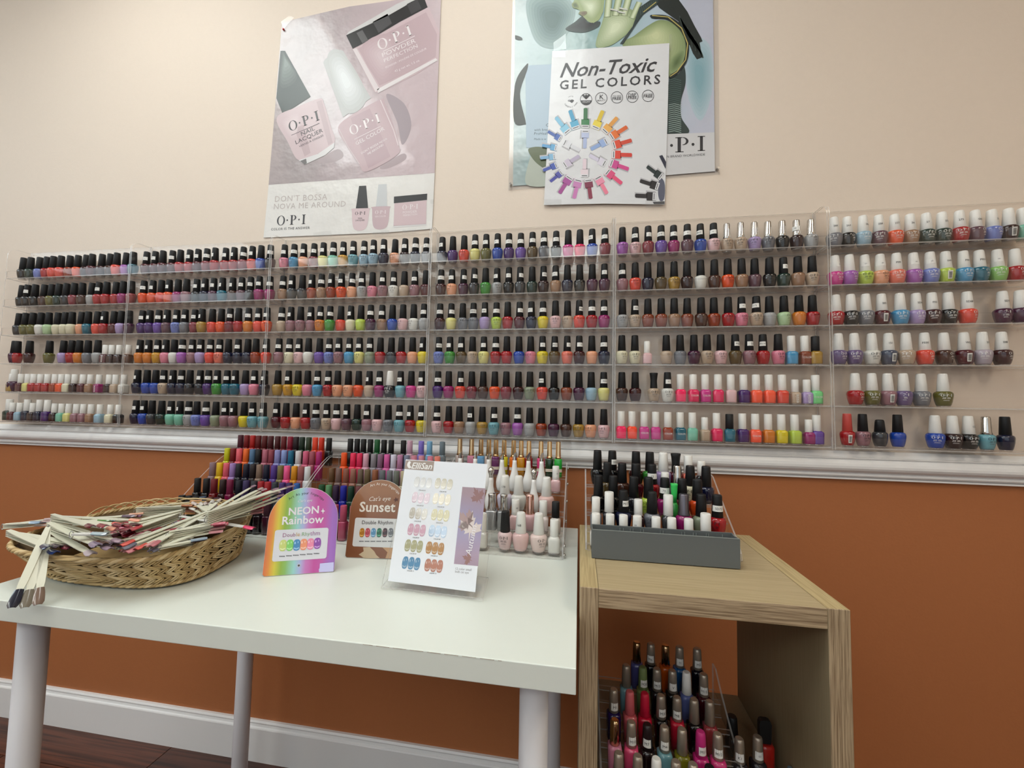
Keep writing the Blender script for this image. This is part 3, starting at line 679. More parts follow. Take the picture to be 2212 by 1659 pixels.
def vial(kind, pos, hexc, label, group, name, sticker=None, capm=None, rot=0., sc_=1., tilt=None, capstick=M_STK):
    """the square and teardrop bottles of the stands"""
    if kind == 'rub':
        body = cm('body|rub', lambda: MB().lathe([(0, .0086), (.0008, .0092), (.040, .0092), (.0425, .0082), (.0432, .0066)], 16, M_POL, 7))
        cap = cm('cap|rub', lambda: MB().lathe([(.0434, .0076), (.044, .0080), (.0782, .0077), (.0795, .0070), (.0797, .006)], 16, M_RUB))
    elif kind == 'gold':
        body = cm('body|gold', lambda: MB().lathe([(0, .0096), (.0008, .0104), (.046, .0104), (.048, .0098), (.0485, .007)], 16, M_POL, 8))
        cap = cm('cap|gold', lambda: MB().lathe([(.0487, .0078), (.052, .0086), (.054, .0074), (.093, .0064), (.0945, .0058)], 8, M_GOLD, sm=False))
    elif kind in ('tear', 'ball'):
        prof = [(0, .0095), (.001, .0112), (.010, .0142), (.022, .0150), (.032, .0136), (.044, .0098), (.058, .0068), (.072, .0056), (.0795, .0053)]
        body = cm('body|tear', lambda: MB().lathe(prof, 18, M_BODYW))
        if kind == 'tear':
            def fn():
                mb = MB(); v0 = []; n = 14
                for i in range(n):
                    t = 2*PI*i/n; v0.append((.0053*math.cos(t), .0053*math.sin(t), .0797))
                for i in range(n):
                    t = 2*PI*i/n; v0.append((.0051*math.cos(t), .0051*math.sin(t), .093+.0085*math.cos(t)))
                return mb.add(v0, [(i, (i+1) % n, n+(i+1) % n, n+i) for i in range(n)]+[tuple(range(n, 2*n))], M_METAL, False)
            cap = cm('cap|tear', fn)
        else:
            cap = cm('cap|ball', lambda: MB().lathe([(.0797, .0052), (.084, .0045), (.088, .0058), (.092, .0075), (.097, .0080), (.102, .0065), (.105, .003)], 16, M_METAL))
    elif kind == 'silver':
        body = cm('body|silver', lambda: MB().lathe([(0, .0125), (.001, .0135), (.041, .0135), (.044, .0128), (.0445, .009)], 20, M_BODYS, 9))
        cap = cm('cap|silver', lambda: MB().lathe([(.0447, .0105), (.047, .0108), (.055, .0088), (.072, .0082), (.081, .0094), (.083, .0086)], 18, M_METAL))
    else:                                       # 'cube': tall square bottle with a tapering cap
        body = cm('body|cube', lambda: MB().lathe([(0, .0100), (.001, .0108), (.041, .0114), (.0445, .0108), (.046, .0085), (.0465, .0076)], 16, M_POL, 7))
        cap = cm('cap|cube'+capm.name, lambda: MB().lathe([(.0467, .0078), (.0475, .0085), (.0800, .0074), (.0836, .0067), (.0850, .0052)], 16, capm))
    o = link(name, body, None, pos); o.color = lacq(hexc); o.rotation_euler = (0, 0, rot); o.scale = (sc_,)*3
    if tilt: o.rotation_euler = tilt
    c = link('cap', cap, o); c.color = o.color
    if kind == 'gold': link('label_band', cm('label_band|', lambda: MB().lathe([(.014, .0106), (.022, .0106)], 16, M_PAD, 8, capend=False)), o)
    if sticker is not None:
        rf = lambda z: .0083-(z-.0475)/.03*.0011
        s_ = link('sticker', cm('sticker|cube', lambda: band(.052, .0645, .85, rf, M_STK)), o); s_.rotation_euler = (0, 0, RNG.uniform(-.3, .3)-rot)
        geo = text_geo(sticker) if sticker else SMUDGE
        link('number', cm('number|c'+sticker, lambda: bent(geo, .0060 if sticker else .0042, .0582, rf, M_INK if sticker else M_INKG)), s_)
    tag(o, label, 'nail polish', group)
    return o

TIERW = ['back tier', 'second tier', 'middle tier', 'fourth tier', 'front tier']
ABP = [(-.066, TZ+.0006), (-.066, .955), (-.105, .955), (-.125, .951), (-.150, .938), (-.185, .914), (-.220, .886), (-.255, .855), (-.285, .822), (-.305, .795), (-.316, TZ+.0006)]
ABT = [(-.09-.05*k, .923-.035*k) for k in range(5)]
ST_A = stand('tiered_polish_stand', -.592, -.2645, TZ, ABT, ABP, .05, .010, 'clear curved-sided tiered stand of soft-capped polish behind the wicker basket')
ST_B = stand('tiered_polish_stand', -.2595, .0835, TZ, ABT, ABP, .05, .010, 'clear curved-sided tiered stand of soft-capped polish behind the brown sunset card')
CA = (370, 920, 4.1736); CB = (820, 920, 4.147)
A_ROWS = [
 [(628, '5a1030'), (683, '8a1018'), (737, 'b82018'), (790, '741418'), (845, '6a1216'), (900, '5e1420'), (962, '5a121a'), (1018, '7a2028'), (1075, '9a1840'), (1128, '2e0e1e'), (1182, '1e3a28'), (1242, '3a4a30'), (1300, 'e85a3a'), (1357, 'd8401c'), (1425, '121214')],
 [(508, 'd2d020'), (560, '861218'), (615, 'f07a86'), (678, 'f07a2c'), (735, '6888a8'), (787, '1c1c22'), (850, 'c0788a'), (905, 'a0505e'), (960, 'a0a0d0'), (1020, '98a8d8'), (1080, '1a7a9a'), (1148, 'dcdadc'), (1215, 'd87090'), (1272, 'b06070'), (1333, 'b83080')],
 [(375, '9a8088'), (440, 'e8c420'), (500, 'e87080'), (557, 'b090c8'), (612, '25222e'), (678, '1e1c3a'), (740, '2c1418'), (797, '988070'), (860, '141a3c'), (928, '6a4aa0'), (988, '8a8050'), (1045, 'f870a8'), (1112, 'e0a020'), (1172, 'a86868'), (1230, 'e6e6e8')],
 [(240, '121012'), (320, '141014'), (390, '861a24'), (468, '3a1616'), (532, '8a1850'), (612, '14142e'), (677, '4a3a6a'), (748, '3a3a44'), (810, 'b02030'), (872, 'b42634'), (937, '384048'), (1003, '52307c'), (1065, '42246c'), (1132, '2a6ab0')],
 [(97, '0e0e10'), (160, '121012'), (223, '101418'), (285, '586478'), (350, '6e4030'), (415, '4a1c34'), (715, '141416'), (790, '30202a'), (870, '5a2a40'), (950, '222430')]]
B_ROWS = [
 [(1617, '111113'), (1678, '111113'), (1735, '141416'), (1797, '111113'), (1858, '1a6a3a'), (1920, '111113'), (1985, '121a1a'), (2095, '101012'), (2150, 'd4b0c0'), (2255, '9080d0'), (2330, '88b8d8'), (2445, '7a8890')],
 [(1560, 'f46a24'), (1642, 'ee3a6a'), (1697, 'e4386a'), (1757, 'e4b4c4'), (1827, 'a09aa0'), (1882, '9a7890'), (1945, 'e070b0'), (2005, 'dcd8e6'), (2055, 'c690b0'), (2120, '8a90a4'), (2190, 'd890a4'), (2256, 'd898a8'), (2336, 'e08aa0'), (2400, 'f0907c')],
 [(1450, '7a5a3a'), (1512, '8a706a'), (1578, 'a06a58'), (1643, 'a87868'), (1708, '807060'), (1770, '7e6e50'), (1840, 'a06848'), (1905, '7c8084'), (1970, '868a8e'), (2025, '80847c'), (2085, 'c8bca0'), (2150, '8a7a88'), (2215, 'a89098'), (2280, 'b4a4a8')],
 [(1358, '0e5a2e'), (1422, '6a9a70'), (1487, '3a1448'), (1555, '1c28a8'), (1622, '0e4a38'), (1690, '7c4448'), (1760, '904858'), (1830, '5a2a32'), (1900, '7a3a4a'), (1970, 'a05868'), (2040, '883a48'), (2110, 'a0486a'), (2180, '6a2a4a')],
 [(1480, 'b45874'), (1555, 'c86080'), (1640, 'a84a5a'), (1720, 'b06a70'), (1800, '903848'), (1880, 'a85868')]]
def nearest_word(hx):
    c = [int(hx[i:i+2], 16) for i in (0, 2, 4)]; best = None
    for w_, h in PAL.values():
        d = sum((int(h[2*i:2*i+2], 16)-c[i])**2 for i in range(3))
        if best is None or d < best[0]: best = (d, w_)
    return best[1]
def fill(rows, tiers, crop, stname, group):
    for k, row in enumerate(rows):
        y, z = tiers[k]; prev = -9
        for i, (cx, hx) in enumerate(row):
            x = x_for(crop[0]+cx/crop[2], y, z+.075); x = max(x, prev+.0190); prev = x
            vial('rub', (x, y, z), hx, '%s soft-capped gel polish, %s from left, %s, %s' % (nearest_word(hx), ORD[i], TIERW[k], stname), group, 'soft_capped_polish')
fill(A_ROWS, ABT, CA, 'stand behind basket', 'soft-capped polish in the stand behind the basket')
fill(B_ROWS, ABT, CA, 'stand behind sunset card', 'soft-capped polish in the stand behind the cards')

# clear bolted stand of pink and white bottles
CT = [(-.08, .918), (-.13, .885), (-.18, .846), (-.23, .8135), (-.282, TZ+.0035)]
CP = [(-.056, TZ+.0006), (-.056, .957), (-.075, .957), (-.10, .945), (-.15, .905), (-.20, .868), (-.25, .838), (-.302, .803), (-.308, TZ+.0006)]
stand('bolted_polish_stand', .0915, .4085, TZ, CT, CP, .05, .012, 'clear bolted tiered stand of pink and white polish behind the nail chart', [(-.066, .94), (-.105, .905), (-.15, .87), (-.20, .835), (-.29, .805), (-.296, .787)])
def put(crop, cx, y, z, dz=.05): return (x_for(crop[0]+cx/crop[2], y, z+dz), y, z)
SC_ = 'of bolted stand'; GC = 'polish in the bolted stand behind the nail chart'
for i, (cx, hx) in enumerate([(718, 'c8b8b0'), (823, 'd890a8'), (908, '7ab0d8'), (978, 'd8c8c0'), (1042, '7a1a72'), (1115, 'dcd418'), (1200, 'f0861c'), (1268, 'dca01c'), (1337, 'a01c24'), (1445, 'ee5c96'), (1522, '184a24'), (1600, '36bc4e')]):
    vial('gold', put(CB, cx, *CT[0]), hx, '%s square polish with gold cap, %s from left, back tier %s' % (nearest_word(hx), ORD[i], SC_), GC, 'gold_capped_polish', rot=.05)
for i, cx in enumerate([720, 855, 975, 1095, 1208, 1332, 1450]):
    vial('tear', put(CB, cx, *CT[1]), 'ffffff', 'white teardrop polish with slanted metal tip, %s from left %s' % (ORD[i], SC_), GC, 'teardrop_polish', rot=.3+.1*i)
nail_polish('lp', 'e', put(CB, 1578, *CT[1]), 0, 'pink square polish with stickered white cap at right end of bolted stand', GC, '', None, name='square_polish_bottle', scale=1.04)
vial('ball', put(CB, 995, CT[2][0], CT[2][1]), 'ffffff', 'white teardrop polish with metal ball tip nearest the nail chart', GC, 'teardrop_polish')
nail_polish('lv', 'w', put(CB, 1122, *CT[2]), 0, 'pale lavender gel polish with white cap numbered 170', GC, '170', None, name='gel_polish_bottle', scale=1.05, hexcol='dcd4e4')
nail_polish('wh', 'w', put(CB, 1245, *CT[2]), 0, 'white gel polish with plain white cap in the bolted stand', GC, None, None, name='gel_polish_bottle', scale=1.05)
vial('ball', put(CB, 1380, *CT[2]), 'ffffff', 'white teardrop polish with metal ball tip in middle of bolted stand', GC, 'teardrop_polish')
nail_polish('pk', 'w', put(CB, 1495, *CT[2]), 0, 'pink gel polish with plain white cap in the bolted stand', GC, None, None, name='gel_polish_bottle', scale=1.05, hexcol='eccac4')
vial('silver', put(CB, 1005, *CT[3]), 'b0b0b0', 'silver square polish with concave silver cap, partly behind the nail chart', GC, 'silver_polish_bottle')
vial('silver', put(CB, 1112, *CT[3]), 'b0b0b0', 'silver square polish with concave silver cap beside the barcoded cap', GC, 'silver_polish_bottle')
nail_polish('pk', 'e', put(CB, 1217, *CT[3]), 0, 'dusty pink square polish with barcoded white cap', GC, '', None, name='square_polish_bottle', scale=1.1, hexcol='dcbcba')
o = nail_polish('lp', 'm', put(CB, 1345, *CT[3]), 0, 'pale pink polish with rose gold cap in the bolted stand', GC, None, None, scale=1.04)
o.children[0].data = cm('cap|rose', lambda: MB().lathe([(.0388, .0100), (.0395, .0106), (.046, .0096), (.079, .0092), (.0815, .0084), (.082, .007)], 16, M_ROSE))
nail_polish('wh', 'e', put(CB, 1465, *CT[3]), 0, 'milky pink square polish with plain white cap in the bolted stand', GC, None, None, name='square_polish_bottle', scale=1.1, hexcol='e8dcd8')
nail_polish('cr', 'k', put(CB, 1577, *CT[3]), 0, 'clear beige square polish with black cap in the bolted stand', GC, None, None, name='square_polish_bottle', scale=.95, hexcol='d8cac0')
nail_polish('wh', 'q', put(CB, 920, *CT[4]), 0, 'white square polish seen through the edge of the nail chart holder', GC, None, None, name='square_polish_bottle')
for cx, code, cap, lab, tx, hx in ((1125, 'lp', 'b', 'pink lacquer with black cap in front row of bolted stand', None, 'ead2d2'), (1265, 'lp', 'w', 'pink gel polish with white cap numbered 168', '168', 'ecccca'), (1425, 'lp', 'w', 'pale pink gel polish with plain white cap in front row of bolted stand', None, 'f0dcd6')):
    nail_polish(code, cap, put(CB, cx, *CT[4]), 0, lab, GC, tx, 'b' if cx != 1265 else None, name='gel_polish_bottle' if cap == 'w' else None, scale=1.03, hexcol=hx)
nail_polish('wh', 'e', put(CB, 1565, *CT[4]), 0, 'white square polish with white cap at front right of bolted stand', GC, None, None, name='square_polish_bottle', scale=1.12)

# clear stand with grey tray on the shelf unit
DT = [(-.200, .922), (-.240, .899), (-.280, .876), (-.318, .853), (-.3505, .8275)]
DP = [(-.186, SZ+.0006), (-.186, .957), (-.200, .953), (-.240, .925), (-.290, .890), (-.340, .858), (-.362, .838), (-.364, SZ+.0006)]
stand('tiered_polish_stand', .4535, .7415, SZ, DT, DP, .0335, .012, 'clear tiered stand of black-capped polish on the oak shelf unit')
CD = (1230, 940, 5.183); GD_ = 'polish in the stand on the shelf unit'; SD_ = 'stand on the shelf unit'
D_ROWS = [
 [(315, 'bk', 'b', None), (480, 'bk', 'b', '203'), (745, 'ma', 'b', None), (900, 'gn', 'b', None), (1050, 'lv', 'w', None), (1190, 'wn', 'f', None), (1328, 'sa', 'q', None), (1475, 'bk', 'e', None)],
 [(425, 'bz', 'b', None), (590, 'br', 'b', None), (745, 'wn', 'b', None), (925, 'rd', 'b', '15'), (1070, 'gy', 'e', None), (1210, 'sg', 'm', None), (1352, 'cr', 'b', None), (1530, 'nv', 'b', None)],
 [(325, 'bk', 'b', None), (490, 'bk', 'b', None), (720, 'ch', 'b', None), (885, 'lm', 'b', None), (1068, 'mg', 'b', '73'), (1260, 'rm', 'b', None), (1432, 'or', 'b', None)],
 [(297, 'gy', 'e', None), (445, 'ch', 'q', None), (605, 'nv', 'b', 'P017'), (770, 'bu', 'e', None), (925, 'gy', 'b', None), (1105, 'gr', 'q', None), (1280, 'mg', 'g', None), (1475, 'sg', 'b', None), (1655, 'rd', 'b', 'SD72')],
 [(297, 'wh', 'e', None), (455, 'be', 'e', None), (605, 'pk', 'e', None), (760, 'lp', 'e', ''), (970, 'lv', 'e', None), (1145, 'rd', 'e', None), (1335, 'cl', 'e', None), (1525, 'mv', 'q', None)]]
for k, row in enumerate(D_ROWS):
    for i, (cx, code, cap, tx) in enumerate(row):
        p = put(CD, cx, DT[k][0], DT[k][1], .06)
        lab = '%s polish, %s, %s from left, %s, %s' % (PAL[code][0], CAPWORD[cap], ORD[i], TIERW[k], SD_)
        nail_polish(code, cap, p, 0, lab, GD_, tx, 'b' if cap == 'b' and code in LIGHT else None, name='square_polish_bottle' if cap in 'eqk' else None, scale=1.0)
# bright green clip-top bottle in the middle of that stand
p = put(CD, 1172, -.296, DT[2][1], .05)
g = MB().lathe([(0, .0065), (.001, .0072), (.030, .0072), (.034, .006), (.036, .004)], 14, mat('lime_lacquer', '#3fae4a', .25, coat=.5), 5).build('clip_top_polish', None, None, p)
MB().lathe([(.0362, .0048), (.05, .0055), (.070, .0066), (.074, .0070), (.0745, .0062)], 12, mat('bright_green_cap', '#35c25a', .4), 5).build('cap', None, g)
tag(g, 'slim bright green polish with green cap among the black caps', 'nail polish', GD_)

# grey divided tray
M_TRAY = mat('grey_plastic_tray', '#5d6263', .5, noise=.03, nscale=300); M_TRAYE = mat('grey_plastic_tray_rim', '#838a88', .45)
tx0, tx1, ty0, ty1, tz0, tz1 = .4645, .7225, -.4080, -.3670, SZ+.0006, .8765
tr = empty('grey_tray', (tx0, ty0, tz0)); W_, D_, H_ = tx1-tx0, ty1-ty0, tz1-tz0; th = .0022
bevel(MB().box((0, 0, 0), (W_, th, H_), M_TRAY).build('front_wall', None, tr), .0008); bevel(MB().box((0, D_-th, 0), (W_, D_, H_), M_TRAY).build('back_wall', None, tr), .0008)
for x in (0, W_-th):
    MB().prism([(x, th, 0), (x, D_-th, 0), (x, D_-th, H_), (x, D_*.62, H_-.002), (x, th, H_)], (th, 0, 0), M_TRAY).build('end_wall', None, tr)
MB().box((th, th, 0), (W_-th, D_-th, th), M_TRAY).build('bottom', None, tr)
for fr_ in (.21, .235, .285, .305, .36, .38, .50, .52, .65, .67, .73, .75, .82, .835, .93):
    MB().box((W_*fr_, D_-th-.0022, th), (W_*fr_+.0009, D_-th, H_-.004), M_TRAYE).build('divider_slot', None, tr)
MB().box((.001, -.0003, H_), (W_-.001, th+.0003, H_+.0008), M_TRAYE).build('rim', None, tr)
tag(tr, 'empty grey plastic tray with divider slots in front of black-capped polish', 'tray')

# stand inside the cube shelf
ET = [(-.330, .5570), (-.376, .5370), (-.418, .5170), (-.464, .4970), (-.506, .4770)]
EP = [(-.300, SFL+.0006), (-.300, .600), (-.318, .600), (-.350, .575), (-.40, .545), (-.45, .520), (-.50, .498), (-.528, .485), (-.529, SFL+.0006)]
stand('tiered_polish_stand', .4785, .7080, SFL, ET, EP, .044, .008, 'clear tiered stand of square polish inside the oak cube shelf')
CE = (1240, 1360, 4.608); GE = 'polish in the stand inside the cube shelf'; SE_ = 'stand in cube shelf'
MK = {'p': M_PEWTER, 'g': M_GOLD, 'w': M_WHTCAP, 'b': mat('dark_brown_cap', '#1e1012', .4), 'c': M_RUB, 'k': M_BLKCAP}
CWE = {'p': 'pewter cap', 'g': 'gold cap', 'w': 'white cap', 'b': 'dark brown cap', 'c': 'matching cap', 'k': 'black cap'}
E_ROWS = [
 [(625, '6a6aa4', 'g', None), (765, '141418', 'p', 'M6'), (910, 'e07020', 'g', None), (1050, '2a6ea8', 'p', ''), (1225, '16162a', 'p', 'M3')],
 [(520, '8ab0bc', 'p', None), (685, '8a9a66', 'c', 'M30'), (825, '1c1c22', 'p', 'M15'), (980, '141416', 'p', 'V'), (1120, '7a86c0', 'w', None), (1290, '5a1426', 'p', 'M15')],
 [(395, '34206a', 'p', 'M1'), (555, 'e07a80', 'c', None), (705, 'd8204c', 'c', None), (865, '141416', 'p', 'M20'), (1025, 'd8304e', 'p', 'M8'), (1195, '1c1418', 'p', None), (1350, 'b05258', 'p', None)],
 [(405, 'e69ab4', 'g', None), (570, 'f0648e', 'p', 'M10'), (730, '2c1a1e', 'b', 'M7'), (900, '86b4bc', 'p', 'M4'), (1075, '8e8a2a', 'p', None), (1260, 'd23c8c', 'c', 'M11'), (1430, 'dc4a8c', 'p', 'M12')],
 [(445, '9a7a86', 'p', None), (635, '6a5a4a', 'p', None), (820, '7a4a3a', 'w', None), (1015, '4a6a9a', 'p', None), (1185, '5a5654', 'p', None), (1350, '3a3434', 'k', None)]]
for k, row in enumerate(E_ROWS):
    for i, (cx, hx, ck, tx) in enumerate(row):
        p = put(CE, cx, ET[k][0], ET[k][1], .08)
        vial('cube', p, hx, '%s square polish, %s, %s from left, %s, %s' % (nearest_word(hx), CWE[ck], ORD[i], TIERW[k], SE_), GE, 'tall_square_polish', tx, MK[ck], rot=RNG.uniform(-.15, .15))
GF = 'loose polish on the cube shelf floor'
zf = SFL+.0006
vial('cube', put(CE, 1645, -.435, zf, .075), '3a3638', 'polish with pewter cap numbered K1 beside the stand in the cube shelf', GF, 'tall_square_polish', 'K1', M_PEWTER)
vial('cube', put(CE, 1828, -.425, zf, .08), '38343a', 'stickered pewter-capped polish in front of the red bottle', GF, 'tall_square_polish', '', M_PEWTER)
fb = MB().lathe([(0, .0105), (.001, .0115), (.044, .0120), (.048, .0108), (.049, .008)], 16, mat('red_lacquer', '#c02018', .3, coat=.5), 6).build('flat_capped_polish', None, None, put(CE, 1905, -.385, zf, .05))
MB().prism([(-.0105+dx, -.005, .0492+dz) for dx, dz in ((0, 0), (.018, 0), (.0195, .032), (.0175, .0375), (.014, .039), (.004, .039), (.001, .037), (-.0005, .032))], (0, .010, 0), M_BLKCAP).build('cap', None, fb)
tag(fb, 'red polish with broad flat black cap on the cube shelf floor', 'nail polish', GF)
p = put(CE, 1575, -.37, zf, .03)
lb = MB().lathe([(0, .0105), (.001, .0120), (.034, .0130), (.040, .0105), (.042, .009)], 16, mat('black_lacquer', '#0e0e14', .25, coat=.6)).build('nail_polish_bottle', None, None, (p[0], p[1], p[2]))
MB().lathe([(.0422, .0095), (.043, .0100), (.074, .0082), (.0765, .007)], 14, M_BLKCAP).build('cap', None, lb)
tag(lb, 'black polish with black cap behind the K1 bottle in the cube shelf', 'nail polish', GF)
vial('cube', put(CE, 2150, -.43, zf, .04), '5c6a72', 'small slate blue bottle at right on the cube shelf floor', GF, 'tall_square_polish', None, mat('slate_cap', '#5c6a72', .5), sc_=.55)

# ================================================================== posters on the wall
def ramp_mat(key, axis, lo, hi, stops, rough=.3, coat=.5, bump=0, bscale=20, noise=0, bdist=.002):
    m = mat(key, '#ffffff', rough, coat=coat, bump=bump, bscale=bscale, bdist=bdist); nt = m.node_tree; b = nt.nodes['Principled BSDF']
    tc = nt.nodes.new('ShaderNodeTexCoord'); sp = nt.nodes.new('ShaderNodeSeparateXYZ'); mr = nt.nodes.new('ShaderNodeMapRange'); cr = nt.nodes.new('ShaderNodeValToRGB')
    nt.links.new(tc.outputs['Object'], sp.inputs[0]); nt.links.new(sp.outputs[axis], mr.inputs[0]); mr.inputs[1].default_value = lo; mr.inputs[2].default_value = hi
    src = mr.outputs[0]
    if noise:
        nz = nt.nodes.new('ShaderNodeTexNoise'); nz.inputs['Scale'].default_value = 14; nt.links.new(tc.outputs['Object'], nz.inputs['Vector'])
        ma = nt.nodes.new('ShaderNodeMath'); ma.operation = 'MULTIPLY_ADD'; ma.inputs[1].default_value = noise; nt.links.new(nz.outputs['Fac'], ma.inputs[0]); nt.links.new(mr.outputs[0], ma.inputs[2]); src = ma.outputs[0]
    els = cr.color_ramp.elements
    while len(els) > 1: els.remove(els[-1])
    els[0].position = stops[0][0]; els[0].color = srgb(stops[0][1])
    for p, c in stops[1:]: e = els.new(p); e.color = srgb(c)
    nt.links.new(src, cr.inputs[0]); nt.links.new(cr.outputs[0], b.inputs['Base Color'])
    return m
def ink(h, rough=.42, coat=.12): return mat('print_'+h, '#'+h, rough, coat=coat)
PW = Plane((0, -.0030, 0), (1, 0, 0), (0, 0, 1))
# --- pink lacquer poster
C1 = (550, 0, 3.131); P1 = Print(PW, C1)
M_P1 = mat('glossy_poster_white', '#dfdcd8', .36, coat=.35, bump=.8, bscale=16, bdist=.006)
sheet = [(185, 150), (640, 45), (1140, -25), (1262, -42), (1238, 620), (1218, 1170), (1200, 1548), (900, 1572), (480, 1590), (60, 1607), (95, 1250), (140, 720)]
o1 = paper('lacquer_poster', PW, [P1.pt(q) for q in sheet], .0007, M_P1)
tag(o1, 'glossy pink poster of two lacquer bottles and a powder jar', 'poster')
M_P1BG = ramp_mat('poster_dusty_pink', 'X', -.60, -.02, [(0, '#b4a6a6'), (.35, '#a49a9b'), (.6, '#b4a6a9'), (1, '#c4b2b6')], .34, .55, 1.0, 16, .35, .006)
bg = Print(PW, C1); bg.poly([(185, 150), (640, 45), (1140, -25), (1262, -42), (1238, 620), (1218, 1170), (95, 1250), (140, 720)], M_P1BG, .0003); bg.build('printed_background', o1)
for q, c_ in (([(890, 640), (1010, 700), (1060, 850), (1000, 980), (965, 830)], 'a1949a'), ([(430, 1090), (560, 1010), (600, 1060), (520, 1100)], 'ab9da0'), ([(850, 1130), (1000, 1040), (1020, 1080), (900, 1140)], 'a9989c')):
    a = Print(PW, C1); a.curve(q, ink(c_), .0005); a.build('printed_grey_tone', o1)
def pic(name, fn): p_ = Print(PW, C1); fn(p_); return p_.build(name, o1)
def jar(p):
    p.poly([(665, 330), (735, 300), (1165, 55), (1185, 60), (1253, 225), (1245, 405), (1100, 500), (835, 632), (810, 620)], ink('c6b0b4'), .0007)
    p.poly([(700, 330), (1160, 85), (1235, 235), (1225, 385), (1080, 470), (845, 580)], ink('b9a1a6'), .0009)
    p.poly([(665, 335), (690, 328), (845, 600), (820, 625)], ink('d6cbcc'), .0010); p.poly([(835, 632), (830, 605), (1225, 395), (1240, 410)], ink('d9d2d2'), .0010)
    p.poly([(620, 240), (1125, -20), (1145, -20), (1170, 50), (980, 150), (760, 280), (665, 332)], ink('232224'), .0009)
    p.poly([(620, 240), (640, 215), (960, 30), (1080, -22), (1128, -20), (900, 110)], ink('c9c7c6'), .0011)
    p.poly([(690, 225), (730, 205), (770, 275), (730, 295)], ink('5c5b5c'), .0011)
    p.soft([(720, 330), (900, 230), (980, 400), (860, 560)], 'b9a1a6', 'cbb8bc', .0010); p.poly([(800, 150), (900, 95), (930, 160), (840, 225)], ink('4a494b'), .0011); p.poly([(1030, 30), (1100, -5), (1130, 60), (1060, 100)], ink('3c3b3d'), .0011)
    W = ink('e4dcdc'); p.opi((845, 345), (1070, 235), W, .0013); p.stroke([(870, 350), (1085, 245)], 4, W, .0013)
    p.text('POWDER', (868, 390), (1093, 287), W, .0013, hs=.75); p.text('PERFECTION', (880, 424), (1105, 322), W, .0013, hs=.85); p.text('POWDER / POUDRE DE COULEUR', (890, 465), (1165, 335), W, .0013); p.text('43 g net wt. 1.5 oz.', (950, 492), (1120, 415), W, .0013)
def bott1(p):
    p.poly([(176, 345), (207, 345), (380, 655), (192, 775), (148, 665)], ink('3f4847'), .0009); p.soft([(185, 360), (215, 380), (300, 520), (250, 600), (170, 600)], '3f4847', '76827d', .0010, 8, .2, (-10, -60))
    p.curve([(150, 800), (290, 725), (440, 668), (470, 700), (515, 850), (542, 965), (430, 1040), (300, 1085), (225, 960)], ink('cab6b9'), .0010)
    p.poly([(270, 870), (330, 845), (380, 1035), (340, 1060)], ink('bba5a9'), .0012); p.poly([(420, 690), (455, 678), (530, 965), (500, 985)], ink('bca7ab'), .0012)
    p.poly([(300, 1085), (430, 1042), (542, 965), (538, 1000), (480, 1050), (340, 1115)], ink('d5d3d3'), .0012); p.poly([(310, 1090), (350, 1075), (355, 1105), (340, 1115)], ink('6d6a6a'), .0014)
    p.soft([(180, 820), (300, 760), (310, 900), (250, 950)], 'cab6b9', 'd9cacc', .0011)
    K = ink('39373a'); p.opi((240, 893), (442, 812), K, .0014); p.stroke([(250, 917), (440, 835)], 3, K, .0014)
    p.text('NAIL', (320, 922), (410, 880), K, .0014, hs=.85); p.text('LACQUER', (282, 978), (465, 893), K, .0014, hs=.85); p.text('VERNIS À ONGLES', (305, 1000), (468, 922), K, .0014, hs=.9)
def bott2(p):
    p.poly([(465, 425), (480, 400), (580, 338), (600, 345), (787, 665), (598, 795)], ink('b9bab9'), .0009); p.soft([(490, 410), (590, 350), (760, 650), (620, 760)], 'b9bab9', 'd6d9da', .0010)
    p.curve([(565, 870), (640, 790), (850, 675), (885, 705), (940, 850), (975, 975), (965, 1050), (760, 1162), (705, 1110), (620, 985)], ink('bda5aa'), .0010)
    p.poly([(650, 800), (780, 735), (920, 1060), (770, 1140)], ink('b49ba1'), .0012); p.stroke([(852, 678), (940, 880), (973, 985)], 6, ink('d7c9cb'), .0013); p.stroke([(570, 872), (630, 990), (710, 1110)], 6, ink('cbbcbe'), .0013)
    W = ink('e6dede'); p.opi((655, 920), (855, 825), W, .0014); p.stroke([(675, 945), (855, 855)], 3, W, .0014); p.text('GEL COLOR', (690, 985), (882, 880), W, .0014, hs=.95); p.text("DON'T BOSSA NOVA", (725, 1045), (900, 945), W, .0014); p.text('ME AROUND', (770, 1050), (875, 985), W, .0014)
pic('printed_powder_jar', jar); pic('printed_lacquer_bottle', bott1); pic('printed_gel_bottle', bott2)
def foot(p):
    G = ink('bdb3b0'); p.text("DON'T BOSSA", (137, 1365), (490, 1350), G, .0004, 0, spacing=1.1); p.text('NOVA ME AROUND', (130, 1416), (615, 1397), G, .0004, 0, spacing=1.1)
def foot2(p):
    K = ink('35343a'); p.opi((150, 1525), (343, 1515), K, .0004); p.text('COLOR IS THE ANSWER', (112, 1559), (373, 1548), K, .0004, spacing=1.15)
